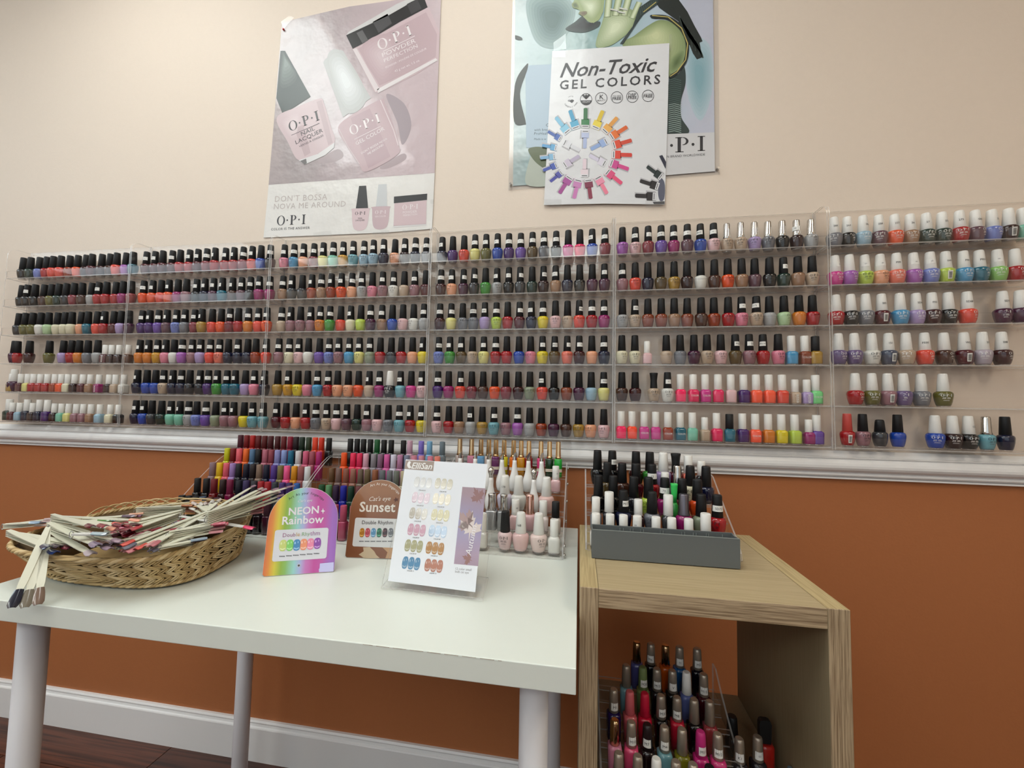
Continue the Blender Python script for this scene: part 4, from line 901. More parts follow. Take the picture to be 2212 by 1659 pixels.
def minis(p):
    p.poly([(707, 1258), (755, 1256), (768, 1408), (685, 1410)], ink('2e2d2f'), .0004); p.curve([(662, 1412), (775, 1408), (776, 1430), (752, 1545), (672, 1548), (658, 1430)], ink('d2bcc0'), .0004)
    K = ink('39373a'); p.opi((680, 1455), (748, 1452), K, .0006); p.text('NAIL', (700, 1482), (730, 1481), K, .0006); p.text('LACQUER', (683, 1496), (745, 1494), K, .0006)
    p.poly([(838, 1248), (893, 1245), (897, 1395), (820, 1398)], ink('c4c6c8'), .0004); p.curve([(797, 1400), (912, 1396), (914, 1415), (893, 1535), (808, 1540), (795, 1420)], ink('c3abb0'), .0004)
    W = ink('e6dede'); p.opi((815, 1448), (888, 1445), W, .0006); p.text('GELCOLOR', (815, 1470), (888, 1467), W, .0006)
    p.poly([(943, 1330), (1168, 1310), (1166, 1352), (942, 1375)], ink('2a2a2c'), .0004); p.poly([(946, 1376), (1164, 1354), (1160, 1515), (940, 1528)], ink('cdb6ba'), .0004); p.poly([(940, 1530), (1160, 1516), (1160, 1524), (942, 1540)], ink('dcd8d8'), .0005)
    p.opi((1000, 1420), (1105, 1412), W, .0006); p.text('POWDER', (1003, 1446), (1098, 1438), W, .0006); p.text('PERFECTION', (1005, 1464), (1100, 1455), W, .0006)
pic('printed_slogan', foot); pic('printed_logo', foot2); pic('printed_product_row', minis)
def tapes(pr, par, quads):
    for q in quads:
        t_ = Print(pr.p, pr.c); t_.poly(q, FILM, .0016); t_.build('tape', par)
tapes(P1, o1, [[(180, 150), (235, 110), (270, 120), (200, 200)], [(400, 1575), (520, 1560), (525, 1600), (400, 1605)], [(800, 1570), (910, 1555), (912, 1585), (800, 1592)], [(1000, 1555), (1090, 1545), (1092, 1570), (1000, 1578)], [(1190, 1350), (1215, 1350), (1212, 1380), (1190, 1380)]])
pn = MB().lathe([(0, .003), (.004, .0035), (.006, .002)], 10, mat('red_pin', '#b02828', .4)).build('pin', None, o1); q = P1.pt((200, 205)); pn.location = (q[0], -.001, q[1]); pn.rotation_euler = (PI/2, 0, 0)

# --- worldwide brand poster with a model
C2 = (1080, 0, 3.456); P2 = Print(PW, C2)
TOPZ = 2.52
def up_to(q): u_, v_ = P2.pt(q); return (u_, TOPZ)
uvs = [up_to((112, 0)), up_to((1590, 0)), P2.pt((1605, 1280)), P2.pt((97, 1388))]
M_P2 = ramp_mat('poster_pale_blue', 'X', .22, .82, [(0, '#b3b9b6'), (.2, '#8fa4a6'), (.42, '#6f8f8c'), (.62, '#9ab8bc'), (.8, '#aebfcc'), (1, '#b9bccb')], .3, .7, 1.0, 11, .2, .008)
o2 = paper('model_poster', PW, uvs, .0007, M_P2)
tag(o2, 'large pale blue poster of a dark-haired model in a knitted top', 'poster')
uvf = [up_to((95, 0)), up_to((1632, 0)), P2.pt((1640, 1300)), P2.pt((62, 1418))]
f_ = Print(PW, C2); f_.uvpoly(uvf, FILM, -.0012); fm = MB(); fm.prism([(u_, .0009, v_) for u_, v_ in uvf], (0, .0004, 0), FILM, ACE); fm.build('laminate_border', None, o2)
def pic2(name, fn): p_ = Print(PW, C2); fn(p_); return p_.build(name, o2)
SKIN, SKL, SKD, HAIR, KNIT, EDGE = ink('9aa878'), ink('bcc49a'), ink('6f8058'), ink('1c2422'), ink('273634'), ink('b8a860')
def figure(p):
    def T(x): u_, v_ = p.pt((x, 0)); return (u_, TOPZ-.004)
    p.soft([(200, 0), (420, -60), (560, 60), (520, 220), (420, 360), (260, 300)], '93a8a8', '4f6a68', .0002, 8, .3); p.soft([(1390, 300), (1560, 330), (1590, 640), (1500, 900), (1400, 700)], 'a9bcc6', '7ea2ac', .0002, 8, .3)
    # hair
    p.uvpoly([T(1130), T(1330)]+[p.pt(q) for q in ((1335, 0), (1400, 90), (1450, 190), (1500, 280), (1512, 310), (1490, 320), (1510, 430), (1470, 445), (1440, 400), (1400, 300), (1330, 160), (1190, 60), (1150, 0))], HAIR, .0006)
    for k in range(16):
        x = 1340+k*9; p.stroke([(x, 120+k*14), (x+34, 230+k*12), (x+40, 300+k*9)], 9, HAIR if k % 3 else ink('39443f'), .0007)
    # face, jaw and neck
    p.uvpoly([T(560)]+[T(760)]+[p.pt(q) for q in ((780, 0), (770, 90), (740, 150), (690, 178), (655, 160), (610, 115), (585, 105), (598, 78), (545, 60), (535, 40), (556, 0))], SKIN, .0008)
    p.soft([(590, -20), (740, -30), (760, 60), (700, 150), (640, 120), (610, 60)], '98a678', 'd4dcc0', .0009, 8, .2); p.soft([(590, 95), (640, 86), (650, 104), (615, 122)], '7d7a58', '6a5c46', .00125, 4, .4); p.soft([(538, 28), (572, 20), (590, 60), (548, 62)], '8a9668', '5c6a48', .00125, 4, .4)
    p.soft([(490, 222), (560, 165), (625, 118), (660, 168), (745, 162), (730, 205), (620, 245)], '2c3a36', '10181a', .0007, 5, .4)
    # shoulder and arm
    p.soft([(915, 335), (1000, 270), (1110, 190), (1200, 150), (1300, 180), (1380, 270), (1395, 370), (1370, 470), (1290, 560), (1200, 600), (1000, 520)], '7f8f62', 'c2c89c', .0008, 12, .12, (-30, -90))
    p.soft([(1290, 430), (1375, 370), (1370, 470), (1290, 550), (1262, 520)], '86966a', '55663f', .0013, 7, .2)
    # hand with rings over the neck
    p.soft([(715, 345), (755, 190), (800, 100), (940, 60), (1015, 115), (970, 230), (880, 310), (800, 350)], '93a27a', 'ccd4b4', .0011, 8, .25)
    for x0, y0, x1, y1, w_ in ((800, 130, 815, -30, 50), (862, 120, 893, -40, 52), (925, 120, 965, -30, 50), (985, 140, 1040, 20, 42)):
        for f_, c_ in ((1, '7d8c66'), (.8, 'a4b088'), (.55, 'bcc6a2'), (.3, 'cdd5b8')): p.stroke([(x0, y0), (x1, y1)], w_*f_, ink(c_), .0017+.0003*(1-f_))
    for x, y in ((852, 78), (920, 70), (905, 95)): p.stroke([(x-30, y-6), (x+30, y+8)], 12, ink('c8c9c0'), .0021); p.stroke([(x-30, y+2), (x+30, y+14)], 3, ink('5a6458'), .0022)
    # knitted top
    p.poly([(1040, 60), (1120, 5), (1180, 0), (1180, 30), (1070, 110), (1040, 150), (920, 330), (895, 330), (990, 200)], KNIT, .0018)
    for k in range(9): p.stroke([(1042+k*15, 62-k*7), (1052+k*14, 118-k*9)], 4, ink('3f5350'), .0020)
    p.curve([(1130, 115), (1260, 125), (1370, 210), (1410, 330), (1395, 460), (1330, 550), (1268, 590), (1268, 565), (1330, 520), (1375, 440), (1385, 330), (1345, 230), (1250, 152), (1140, 140)], ink('16201f'), .0018)
    p.stroke([(1070, 95), (1165, 20)], 7, EDGE, .0021); p.stroke([(1135, 120), (1255, 132), (1355, 215), (1400, 330), (1385, 450), (1320, 540), (1268, 575)], 7, EDGE, .0021)
    p.curve([(1265, 590), (1330, 555), (1375, 500), (1385, 620), (1350, 760), (1355, 880), (1410, 990), (1240, 1003)], KNIT, .0009)
    for k in range(26):
        y = 600+k*15.5; p.stroke([(1258, y), (1300, y-10), (1352, y+4)], 4 if k < 12 else 6, ink('48605a' if k < 12 else '84968f'), .0012)
def footer(p):
    p.poly([(1245, 1003), (1600, 990), (1604, 1280), (1240, 1310), (1000, 1330), (1000, 1020)], ink('c9c8ca'), .0012)
    K = ink('25252a'); p.ell((1280, 1088), 11, 11, K, .0014); p.ell((1440, 1080), 11, 11, K, .0014)
    p.poly([(1325, 1028), (1350, 1027), (1350, 1137), (1325, 1138)], K, .0014); p.poly([(1308, 1028), (1360, 1026), (1360, 1032), (1308, 1034)], K, .0014); p.poly([(1308, 1134), (1370, 1132), (1370, 1138), (1308, 1140)], K, .0014)
    for i in range(10):
        a0, a1 = -PI/2+PI*i/10, -PI/2+PI*(i+1)/10
        p.poly([(1362+45*math.cos(a0), 1056+30*math.sin(a0)), (1362+45*math.cos(a1), 1056+30*math.sin(a1)), (1362+26*math.cos(a1), 1056+25*math.sin(a1)), (1362+26*math.cos(a0), 1056+25*math.sin(a0))], K, .0014)
    p.poly([(1492, 1019), (1514, 1018), (1514, 1127), (1492, 1128)], K, .0014); p.poly([(1475, 1019), (1530, 1017), (1530, 1023), (1475, 1025)], K, .0014); p.poly([(1475, 1124), (1530, 1122), (1530, 1128), (1475, 1130)], K, .0014)
    p.text('N BRAND WORLDWIDE', (1245, 1180), (1530, 1163), K, .0014)
def leftside(p):
    p.poly([(190, 490), (395, 480), (395, 1100), (196, 1103)], ink('a9bccb'), .0006)
    K = ink('55636e'); p.text('C', (343, 945), (362, 945), ink('2c3338'), .0008); p.text('with brea', (255, 980), (362, 978), K, .0008); p.text('ProHealt', (255, 1008), (360, 1006), K, .0008); p.text('Made is w', (255, 1047), (345, 1046), K, .0008)
    p.curve([(115, 620), (200, 480), (205, 520), (150, 700), (190, 900), (185, 930), (105, 905)], ink('30342f'), .0007); p.curve([(115, 265), (160, 280), (165, 300), (120, 295)], ink('343a36'), .0007)
    p.curve([(200, 1380), (210, 1230), (260, 1120), (330, 1110), (390, 1180), (390, 1370)], ink('aab0a4'), .0008); p.curve([(215, 1110), (330, 1105), (390, 1200), (390, 1290), (300, 1240), (240, 1180)], ink('56603f'), .0010)
pic2('printed_model', figure); pic2('printed_brand_footer', footer); pic2('printed_text_panel', leftside)
for q in ((82, 1385), (1622, 1268)):
    pn = MB().lathe([(0, .004), (.003, .0035), (.009, .0025), (.011, .0035)], 12, M_METAL).build('pin', None, o2); u_, v_ = P2.pt(q); pn.location = (u_, -.0005, v_); pn.rotation_euler = (PI/2, 0, 0)

# --- non-toxic gel colours poster, taped over the model poster
PW3 = Plane((0, -.0072, 0), (1, 0, 0), (0, 0, 1)); P3 = Print(PW3, C2)
M_P3 = mat('glossy_poster_paper', '#d8d8da', .36, coat=.3, bump=.8, bscale=14, bdist=.005)
o3 = paper('gel_colors_poster', PW3, [P3.pt(q) for q in ((390, 382), (820, 352), (1265, 322), (1250, 920), (1230, 1527), (780, 1520), (328, 1530))], .0008, M_P3)
tag(o3, 'white poster with a colour wheel of gel bottles', 'poster')
def pic3(name, fn): p_ = Print(PW3, C2); fn(p_); return p_.build(name, o3)
K3 = ink('2f2d31')
def heads(p):
    p.text('Non-Toxic', (447, 578), (1170, 532), K3, .0004, .012, .32, .98, 1.0)
    p.text('GEL COLORS', (445, 668), (1195, 625), K3, .0004, .015, 0, 1.32)
def badges(p):
    for i, (cx, cy) in enumerate(((530, 752), (643, 742), (757, 734), (873, 728), (988, 722), (1105, 716))):
        if i:
            n = 28
            for k in range(n):
                a0, a1 = 2*PI*k/n, 2*PI*(k+1)/n
                p.poly([(cx+45*math.cos(a0), cy+45*math.sin(a0)), (cx+45*math.cos(a1), cy+45*math.sin(a1)), (cx+41*math.cos(a1), cy+41*math.sin(a1)), (cx+41*math.cos(a0), cy+41*math.sin(a0))], K3, .0004)
        if i == 0:
            p.arctext('100%', (cx, cy), 30, -35, 35, 10, K3, .0004); p.arctext('CRUELTY-FREE', (cx, cy), 44, 250, 110, 10, K3, .0004)
            p.curve([(cx-8, cy+5), (cx+5, cy-8), (cx+22, cy-2), (cx+8, cy+16)], K3, .0004); p.ell((cx-12, cy), 12, 8, ink('8d8b8f'), .0003)
        if i == 1:
            p.curve([(cx, cy), (cx-30, cy-30), (cx-12, cy-32)], K3, .0004); p.curve([(cx, cy), (cx+30, cy-30), (cx+12, cy-32)], K3, .0004); p.curve([(cx, cy-4), (cx-8, cy-25), (cx, cy-38), (cx+8, cy-25)], K3, .0004)
            p.poly([(cx+40*math.cos(t), cy+8+34*math.sin(t)) for t in [PI*k/10 for k in range(11)]], K3, .0005); p.text('VEGAN', (cx-28, cy+26), (cx+28, cy+24), ink('dcdcde'), .0008)
        if i == 2: p.text('K', (cx-14, cy+5), (cx+16, cy+4), K3, .0004, .02); p.text('BEAUTY', (cx-30, cy+23), (cx+30, cy+20), K3, .0004)
        if i == 3: p.text('TOLUENE', (cx-32, cy-5), (cx+30, cy-8), K3, .0004); p.text('FREE', (cx-34, cy+20), (cx+32, cy+17), K3, .0004, .02)
        if i == 4: p.text('DBP', (cx-30, cy-1), (cx+28, cy-5), K3, .0004, .01); p.text('FREE', (cx-34, cy+19), (cx+32, cy+16), K3, .0004, .02)
        if i == 5: p.text('FORMALDEHYDE', (cx-34, cy-10), (cx+34, cy-13), K3, .0004); p.text('FREE', (cx-34, cy+14), (cx+34, cy+11), K3, .0004, .02)
def icon(p, bx, by, ang, colr, shade, L=1., flip=False):
    c, s = math.cos(ang), math.sin(ang)
    def X(r, t): return (bx+r*c-t*s, by+r*s+t*c)
    hw = 33*L; cap0, cap1, cw = 36*L, 128*L, 16*L
    p.poly([X(-36*L, -hw+8), X(40*L, -hw+12), X(45*L, hw+12), X(-30*L, hw+9)], ink('b3b1b5'), .0003)
    p.poly([X(cap0, -cw+8), X(cap1+3, -cw+9), X(cap1+3, cw+10), X(cap0, cw+9)], ink('b3b1b5'), .0003)
    p.poly([X(-36*L, -hw), X(36*L, -hw), X(36*L, hw), X(-36*L, hw)], ink(colr), .0006)
    p.poly([X(cap0-2, -cw), X(cap1-5*L, -cw), X(cap1, -cw*.5), X(cap1, cw*.5), X(cap1-5*L, cw), X(cap0-2, cw)], ink(shade), .0006)
    p.poly([X(-35*L, -hw+2), X(-10*L, -hw+2), X(-10*L, hw-2), X(-35*L, hw-2)], ink('dadadd'), .0008)
    p.poly([X(-24*L, -hw+8), X(-18*L, -hw+8), X(-18*L, hw-8), X(-24*L, hw-8)], ink('4a484c'), .0010)
WHEEL = [(637, 925, '2f7a44', '256838'), (722, 935, 'e6cf48', 'd6b82e'), (797, 965, 'e4a850', 'dc9a48'), (850, 1010, 'e0702c', 'd8622a'), (870, 1080, 'd8482c', 'cc4630'), (868, 1155, 'd84030', 'd03c30'), (850, 1225, 'c8468c', 'd04488'), (818, 1298, 'd84c7c', 'e05078'), (742, 1345, 'e690aa', 'e88098'), (662, 1368, '7e2c48', '8a3048'), (580, 1368, 'c884b8', 'c87ab4'), (507, 1345, 'a64c96', 'a2468e'), (445, 1300, '4a4aa0', '4444a0'), (405, 1240, '3c52a8', '3a4ea4'), (390, 1172, '80b0d0', '78a8cc'), (402, 1102, '5ca0cc', '4f94c6'), (435, 1028, '3a5eac', '3356a4'), (490, 968, '86c2dc', '7cbad8'), (560, 935, '4ca4c8', '3e98c0')]
def wheel():
    for bx, by, c1, c2 in WHEEL: pic3('printed_bottle', lambda p: icon(p, bx, by, math.atan2(by-1148, bx-632), c1, c2, .92 if bx > 470 else .7))
    for bx, by, c1, c2 in ((637, 1000, 'b4bedc', 'a8b4d6'), (775, 1065, '98aed8', '8aa4d2'), (762, 1212, 'd8d2de', 'd0cadc'), (630, 1295, 'e2d2d8', 'e0ccd4'), (500, 1222, 'cabfd0', 'b8adc4'), (500, 1075, 'd6d6da', 'cfcfd4')):
        pic3('printed_bottle', lambda p: icon(p, bx, by, math.atan2(1140-by, 632-bx), c1, c2, .85))
    for bx, by, tx_, ty_, c1, L in ((1185, 1308, 1100, 1245, '1e2c2c', .85), (1155, 1385, 1030, 1345, '1e1a1c', .9), (1130, 1467, 995, 1460, '221c20', .95)):
        pic3('printed_bottle', lambda p: icon(p, bx, by, math.atan2(ty_-by, tx_-bx), c1, c1, L))
    pic3('printed_bottle', lambda p: p.poly([(1188, 1165), (1212, 1158), (1240, 1210), (1236, 1262)], ink('23263a'), .0006)); pic3('printed_bottle', lambda p: p.poly([(1140, 1508), (1228, 1503), (1228, 1524), (1150, 1524)], ink('22242e'), .0006))
    pic3('printed_grey_tone', lambda p: p.curve([(1192, 1330), (1228, 1365), (1226, 1480), (1196, 1500), (1180, 1440)], ink('56586a'), .0005))
pic3('printed_headline', heads); pic3('printed_badges', badges); wheel()
tapes(P3, o3, [[(400, 320), (490, 255), (495, 370), (400, 385)], [(392, 385), (490, 380), (490, 430), (392, 430)], [(330, 1490), (460, 1490), (455, 1545), (330, 1535)], [(1085, 1500), (1232, 1500), (1230, 1545), (1085, 1555)], [(1262, 260), (1282, 260), (1280, 380), (1262, 380)]])

# ================================================================== cards and nail chart on the table
def arch_pts(w_, h_, r_=.012, n=20):
    pts = [(r_*.3, 0), (w_-r_*.3, 0), (w_, r_*.3)]
    R_ = w_/2
    pts += [(w_/2+R_*math.cos(PI*k/n), h_-R_+R_*math.sin(PI*k/n)) for k in range(n+1)]
    pts += [(0, r_*.3)]
    return pts
def rrect(x0, y0, x1, y1, r_, n=5):
    out = []
    for cx, cy, a0 in ((x1-r_, y0+r_, -PI/2), (x1-r_, y1-r_, 0), (x0+r_, y1-r_, PI/2), (x0+r_, y0+r_, PI)):
        for k in range(n+1): a_ = a0+PI/2*k/n; out.append((cx+r_*math.cos(a_), cy+r_*math.sin(a_)))
    return out
def nail_uv(pr, u0, v0, w_, h_, colr, d, lean=0, par=None, light=None):
    """a printed swatch nail with its highlights"""
    p_ = Print(pr.p, pr.c)
    pts = [(u0+w_/2*math.cos(t)*(abs(math.cos(t))**-.35 if abs(math.cos(t)) > .05 else 1)*.92, v0+h_/2*math.sin(t)) for t in [2*PI*k/18+.17 for k in range(18)]]
    p_.uvpoly(pts, mat('swatch_'+colr, '#'+colr, .2, coat=.9), d)
    if not light: light = ''.join('%02x' % int(int(colr[i:i+2], 16)*.55+255*.42) for i in (0, 2, 4))
    hl = mat('swatch_light_'+light, '#'+light, .2, coat=.9)
    p_.uvpoly([(u0-w_*.22+w_*.10*math.cos(t), v0+h_*.18+h_*.12*math.sin(t)) for t in [2*PI*k/8 for k in range(8)]], hl, d+.0003)
    p_.uvpoly([(u0+w_*.14+w_*.06*math.cos(t), v0+h_*.24+h_*.10*math.sin(t)) for t in [2*PI*k/8 for k in range(8)]], hl, d+.0003)
    p_.uvpoly([(u0-w_*.34, v0-h_*.20), (u0, v0-h_*.28), (u0+w_*.34, v0-h_*.20), (u0+w_*.3, v0-h_*.32), (u0, v0-h_*.40), (u0-w_*.3, v0-h_*.32)], hl, d+.0003)
    return p_.build('printed_nail', par)
def card(name, bl, br, tilt, h_, face, label):
    bl = Vector(bl); br = Vector(br); xd = (br-bl).normalized(); back = Vector((0, 0, 1)).cross(xd); ud = Vector((0, 0, 1))*math.cos(tilt)+back*math.sin(tilt)
    pl = Plane(bl, xd, ud); w_ = (br-bl).length; o = paper(name, pl, arch_pts(w_, h_), .0022, face, mat('card_edge', '#d8d4cc', .4)); bevel(o, .0005, 1)
    leg = MB(); leg.prism([(w_*.35, .0026, h_*.55), (w_*.65, .0026, h_*.55), (w_*.65, .0026+h_*.55*math.tan(tilt)*2.2, -.0), (w_*.35, .0026+h_*.55*math.tan(tilt)*2.2, -.0)], (0, .0012, 0), mat('card_edge', '#d8d4cc', .4)); 
    lo = leg.build('easel_leg', None, o)
    # drop the leg's foot onto the table
    me = lo.data
    for v in me.vertices:
        if v.co.z < .001:
            wv = pl.M @ v.co; dz = (TZ+.0006)-wv.z; v.co = pl.M.inverted() @ (wv+Vector((0, 0, dz)))
    tag(o, label, 'display card', 'arched colour cards'); return o, pl, w_
CN = (370, 920, 4.1736); CZ = TZ+.0008
nb, nr = at_z(566, 1246, CZ), at_z(722, 1235, CZ)
M_RAIN = ramp_mat('rainbow_print', 'X', 0, .124, [(0, '#d8682e'), (.07, '#e08a2c'), (.15, '#d8c832'), (.24, '#90b034'), (.30, '#88b658'), (.42, '#9ad0cc'), (.50, '#a8b0dc'), (.58, '#c878bc'), (.70, '#c44a9c'), (.80, '#c254a4'), (.92, '#a268c0'), (1, '#9a60b8')], .28, .5)
o4, PN, wn_ = card('arched_color_card', nb, nr, math.radians(11), .158, M_RAIN, 'arched rainbow colour card standing on the table by the basket')
q = Print(PN, CN)
WI = ink('e8e4ea'); 
hd = Print(PN, CN); hd.text('NEON', (1058, 805), (1330, 785), WI, .0003, .022); hd.text('Rainbow', (998, 890), (1372, 872), WI, .0003, .02, spacing=1.02); hd.build('printed_title', o4)
hd = Print(PN, CN); hd.text("Cat's eye", (1143, 690), (1272, 680), WI, .0003, 0, .35); hd.build('printed_script', o4)
hd = Print(PN, CN); cu = hd.pt((1195, 800)); hd.arctext('Art At your fingertips', (1195, 830), 222, -40, 47, 24, ink('2c3438'), .0003); hd.build('printed_arc_motto', o4)
sp_ = Print(PN, CN); sp_.poly([(1368, 740), (1373, 760), (1388, 768), (1373, 774), (1368, 795), (1362, 774), (1348, 768), (1362, 760)], WI, .0003); sp_.build('printed_star', o4)
pa = Print(PN, CN); u0, v0 = pa.pt((902, 1225)); u1, v1 = pa.pt((1420, 912)); pa.uvpoly(rrect(u0+.001, v0, u1, v1-.001, .004), ink('dcdce4'), .0004); pan_ = pa.build('printed_panel', o4)
rb = ['a04a8c', 'b8648c', 'c86a54', 'd08a50', 'd8b058', 'c878a0', 'd8b860', '8cb860', '6cb8b0', '7a9cc8', '9a80c0', 'b870a8', 'b86aa8']
tt = 'Double Rhythm'; xs = 1003
for ch in ['Double Rhythm']:
    tx_ = Print(PN, CN); tx_.text('Doub', (1005, 1003), (1120, 996), ink('985c84'), .0008); tx_.text('le', (1128, 996), (1160, 993), ink('c8a060'), .0008); tx_.text('Rhy', (1178, 992), (1250, 987), ink('80a878'), .0008); tx_.text('thm', (1252, 987), (1340, 983), ink('a06aa0'), .0008); tx_.build('printed_brand', o4)
for i, (cx, cy, c_, l_) in enumerate(((1008, 1078, 'ccd672', 'e8f0b0'), (1070, 1075, '7ed05c', 'c0f0a8'), (1132, 1073, '3a84bc', '9ac8ec'), (1194, 1068, 'ee9264', 'fccab0'), (1256, 1064, 'ee86a8', 'fcc4d4'), (1318, 1058, '8c3aa4', 'd09ae0'))):
    u_, v_ = q.pt((cx, cy)); nail_uv(q, u_, v_, .0142, .0205, c_, .0008, 0, o4, l_)
sq_ = Print(PN, CN); u_, v_ = sq_.pt((1150, 1258)); sq_.uvpoly([(u_+.0030*math.cos(t), v_+.0030*math.sin(t)) for t in [2*PI*k/14 for k in range(14)]], ink('c8c4cc'), .0003); sq_.uvpoly([(u_+.0019*math.cos(t), v_+.0019*math.sin(t)) for t in [2*PI*k/14 for k in range(14)]], ink('4a4650'), .0005); sq_.build('rivet_hole', o4)
hs = Print(PN, CN); hs.poly([(1340, 1240), (1466, 1228), (1462, 1312), (1333, 1318), (1330, 1290), (1338, 1285)], mat('holographic_sticker', '#cfc8ee', .18, .35, coat=.8), .0005); hs.build('holographic_sticker', o4)
dash = Print(PN, CN)
for i in range(6):
    x = 975+62*i; y = 1176-5.2*i
    for k in range(5): dash.poly([(x+k*10.4, y-4), (x+k*10.4+8, y-5), (x+k*10.4+8, y+4), (x+k*10.4, y+5)], ink('55535a'), .0008)
dash.build('printed_codes', o4)
# sunset card
sb = at_z(745, 1204, CZ); sr_ = sb+Vector((.1235, .014, 0))
M_SUN = ramp_mat('sunset_brown_print', 'Z', 0, .158, [(0, '#7c4c2e'), (.3, '#8a5636'), (.65, '#8a5738'), (1, '#9a6a48')], .3, .5, 0, 20, .25)
o5, PS, ws_ = card('arched_color_card', sb, sr_, math.radians(10), .160, M_SUN, 'arched brown sunset colour card half behind the nail chart')
q = Print(PS, CN); W2 = ink('e6dcd0')
hd = Print(PS, CN); hd.text('Sunset', (1695, 772), (2018, 775), W2, .0003, .022, spacing=1.02); hd.build('printed_title', o5)
hd = Print(PS, CN); hd.text("Cat's eye", (1785, 678), (1978, 672), W2, .0003, 0, .35); hd.build('printed_script', o5)
hd = Print(PS, CN); hd.arctext('Art At your fingertips', (1865, 765), 222, -24, 50, 24, W2, .0003); hd.build('printed_arc_motto', o5)
lf = Print(PS, CN); lf.poly([(2025, 640), (2030, 655), (2050, 655), (2040, 668), (2048, 680), (2030, 675), (2015, 690), (2016, 672), (2000, 668), (2016, 660)], ink('5c3226'), .0003); lf.build('printed_leaf', o5)
pa = Print(PS, CN); u0, v0 = pa.pt((1632, 1085)); pa.uvpoly(rrect(u0, v0, .114, pa.pt((1660, 826))[1], .004), ink('dcdad8'), .0004); pa.build('printed_panel', o5)
tx_ = Print(PS, CN); tx_.text('Double Rhythm', (1720, 885), (1998, 887), ink('3c2c2a'), .0008); tx_.build('printed_brand', o5)
for cx, c_, l_ in ((1720, 'b87a24', 'f0c060'), (1771, 'ae1c28', 'f07078'), (1823, '4c84ac', 'a8d0ec'), (1875, '0c5c3c', '60b890'), (1927, '3a1a1a', '8a5a58'), (1979, '6a6a6c', 'b8b8b8')):
    u_, v_ = q.pt((cx, 962)); nail_uv(q, u_, v_, .0118, .0185, c_, .0008, 0, o5, l_)
dash = Print(PS, CN)
for i in range(6):
    for k in range(4): x = 1695+52*i+k*10.5; dash.poly([(x, 1036), (x+8, 1036), (x+8, 1044), (x, 1044)], ink('55535a'), .0008)
dash.build('printed_codes', o5)
lf = Print(PS, CN); lf.poly([(1690, 1160), (1735, 1130), (1730, 1095), (1790, 1092), (1830, 1130), (1850, 1165), (1880, 1190), (1830, 1194), (1740, 1194), (1715, 1175)], ink('cbb394'), .0003); lf.build('printed_leaf', o5)
lf = Print(PS, CN); lf.poly([(1900, 1092), (1990, 1092), (2010, 1120), (1990, 1194), (1930, 1194), (1950, 1140)], ink('c49a74'), .0003); lf.build('printed_leaf', o5)

# nail chart in a slanted acrylic holder
CL = (820, 920, 4.147)
hb, hr = at_z(823, 1271, TZ+.0022), at_z(1043, 1299, TZ+.0022)
PH = Plane(hb, hr-hb, Vector((-.004, .096, .222))); WH = (hr-hb).length; HH = .2385
hold = empty('sign_holder', (0, 0, 0)); hold.matrix_world = PH.M
MB().prism([(0, 0, 0), (WH, 0, 0), (WH, 0, HH), (0, 0, HH)], (0, .002, 0), ACR, ACE).build('front_panel', None, hold)
ft = MB(); inv = PH.M.inverted().to_3x3(); bk_ = inv @ Vector((-.01, .085, 0)); upz = inv @ Vector((0, 0, .002))
o0 = Vector((0, .0026, .0022)); ft.prism([o0, o0+Vector((WH, 0, 0)), o0+Vector((WH, 0, 0))+bk_, o0+bk_], upz, ACR, ACE); ft.build('foot', None, hold)
tag(hold, 'clear slanted acrylic sign holder in front of the bolted stand', 'sign holder')
PC_ = Plane(hb-PH.n*.0009, PH.x, PH.z); Q = Print(PC_, CL)
cpts = [Q.pt(p) for p in ((235, 300), (600, 322), (965, 342), (857, 1490), (75, 1388))]
chart = paper('nail_chart', PC_, cpts, .0004, mat('chart_card', '#dfe2e8', .45)); tag(chart, 'white chart of twelve nail colours on the slanted holder', 'chart')
lg = Print(PC_, CL); lg.poly([(238, 308), (490, 318), (480, 405), (222, 385)], ink('9c8c82'), .0002); lg.text('ElliSan', (283, 382), (468, 390), ink('e8e6e4'), .0004, .018, .2); lg.curve([(247, 350), (262, 318), (280, 325), (272, 350), (284, 372), (262, 380)], ink('e8e6e4'), .0004); lg.build('printed_logo', chart)
sd = Print(PC_, CL); M_AUT = ramp_mat('autumn_print', 'Z', .05, .2, [(0, '#9a7a80'), (.3, '#a894a8'), (.6, '#9490b4'), (1, '#a08a94')], .4, .1, 0, 20, .35)
sd.poly([(742, 546), (950, 560), (882, 1256), (666, 1236)], M_AUT, .0002); sd.build('printed_autumn_strip', chart)
LEAF = [(0, -.9), (.06, -.35), (.42, -.5), (.36, -.32), (.85, -.12), (.72, 0), (.8, .3), (.5, .22), (.42, .35), (.22, .1), (.3, .62), (.15, .55), (0, 1), (-.15, .55), (-.3, .62), (-.22, .1), (-.42, .35), (-.5, .22), (-.8, .3), (-.72, 0), (-.85, -.12), (-.36, -.32), (-.42, -.5), (-.06, -.35)]
def leafp(c, R_, rot):
    cs, sn = math.cos(rot), math.sin(rot)
    return [(c[0]+R_*(x*cs-y*sn)*.8, c[1]-R_*(x*sn+y*cs)) for x, y in LEAF]
for c, R_, rot, cc in (((775, 850), 130, .9, 'a58a88'), ((815, 905), 150, -.15, 'd3c6c2'), ((880, 630), 95, .5, '8f6c6c'), ((790, 1190), 70, 1.2, '96706c')):
    lf = Print(PC_, CL); lf.poly([(min(max(x, 742-(y-546)*.11), 950-(y-560)*.098), y) for x, y in leafp(c, R_, rot)], ink(cc), .0004 if cc != 'd9cbc6' else .0006); lf.build('printed_leaf', chart)
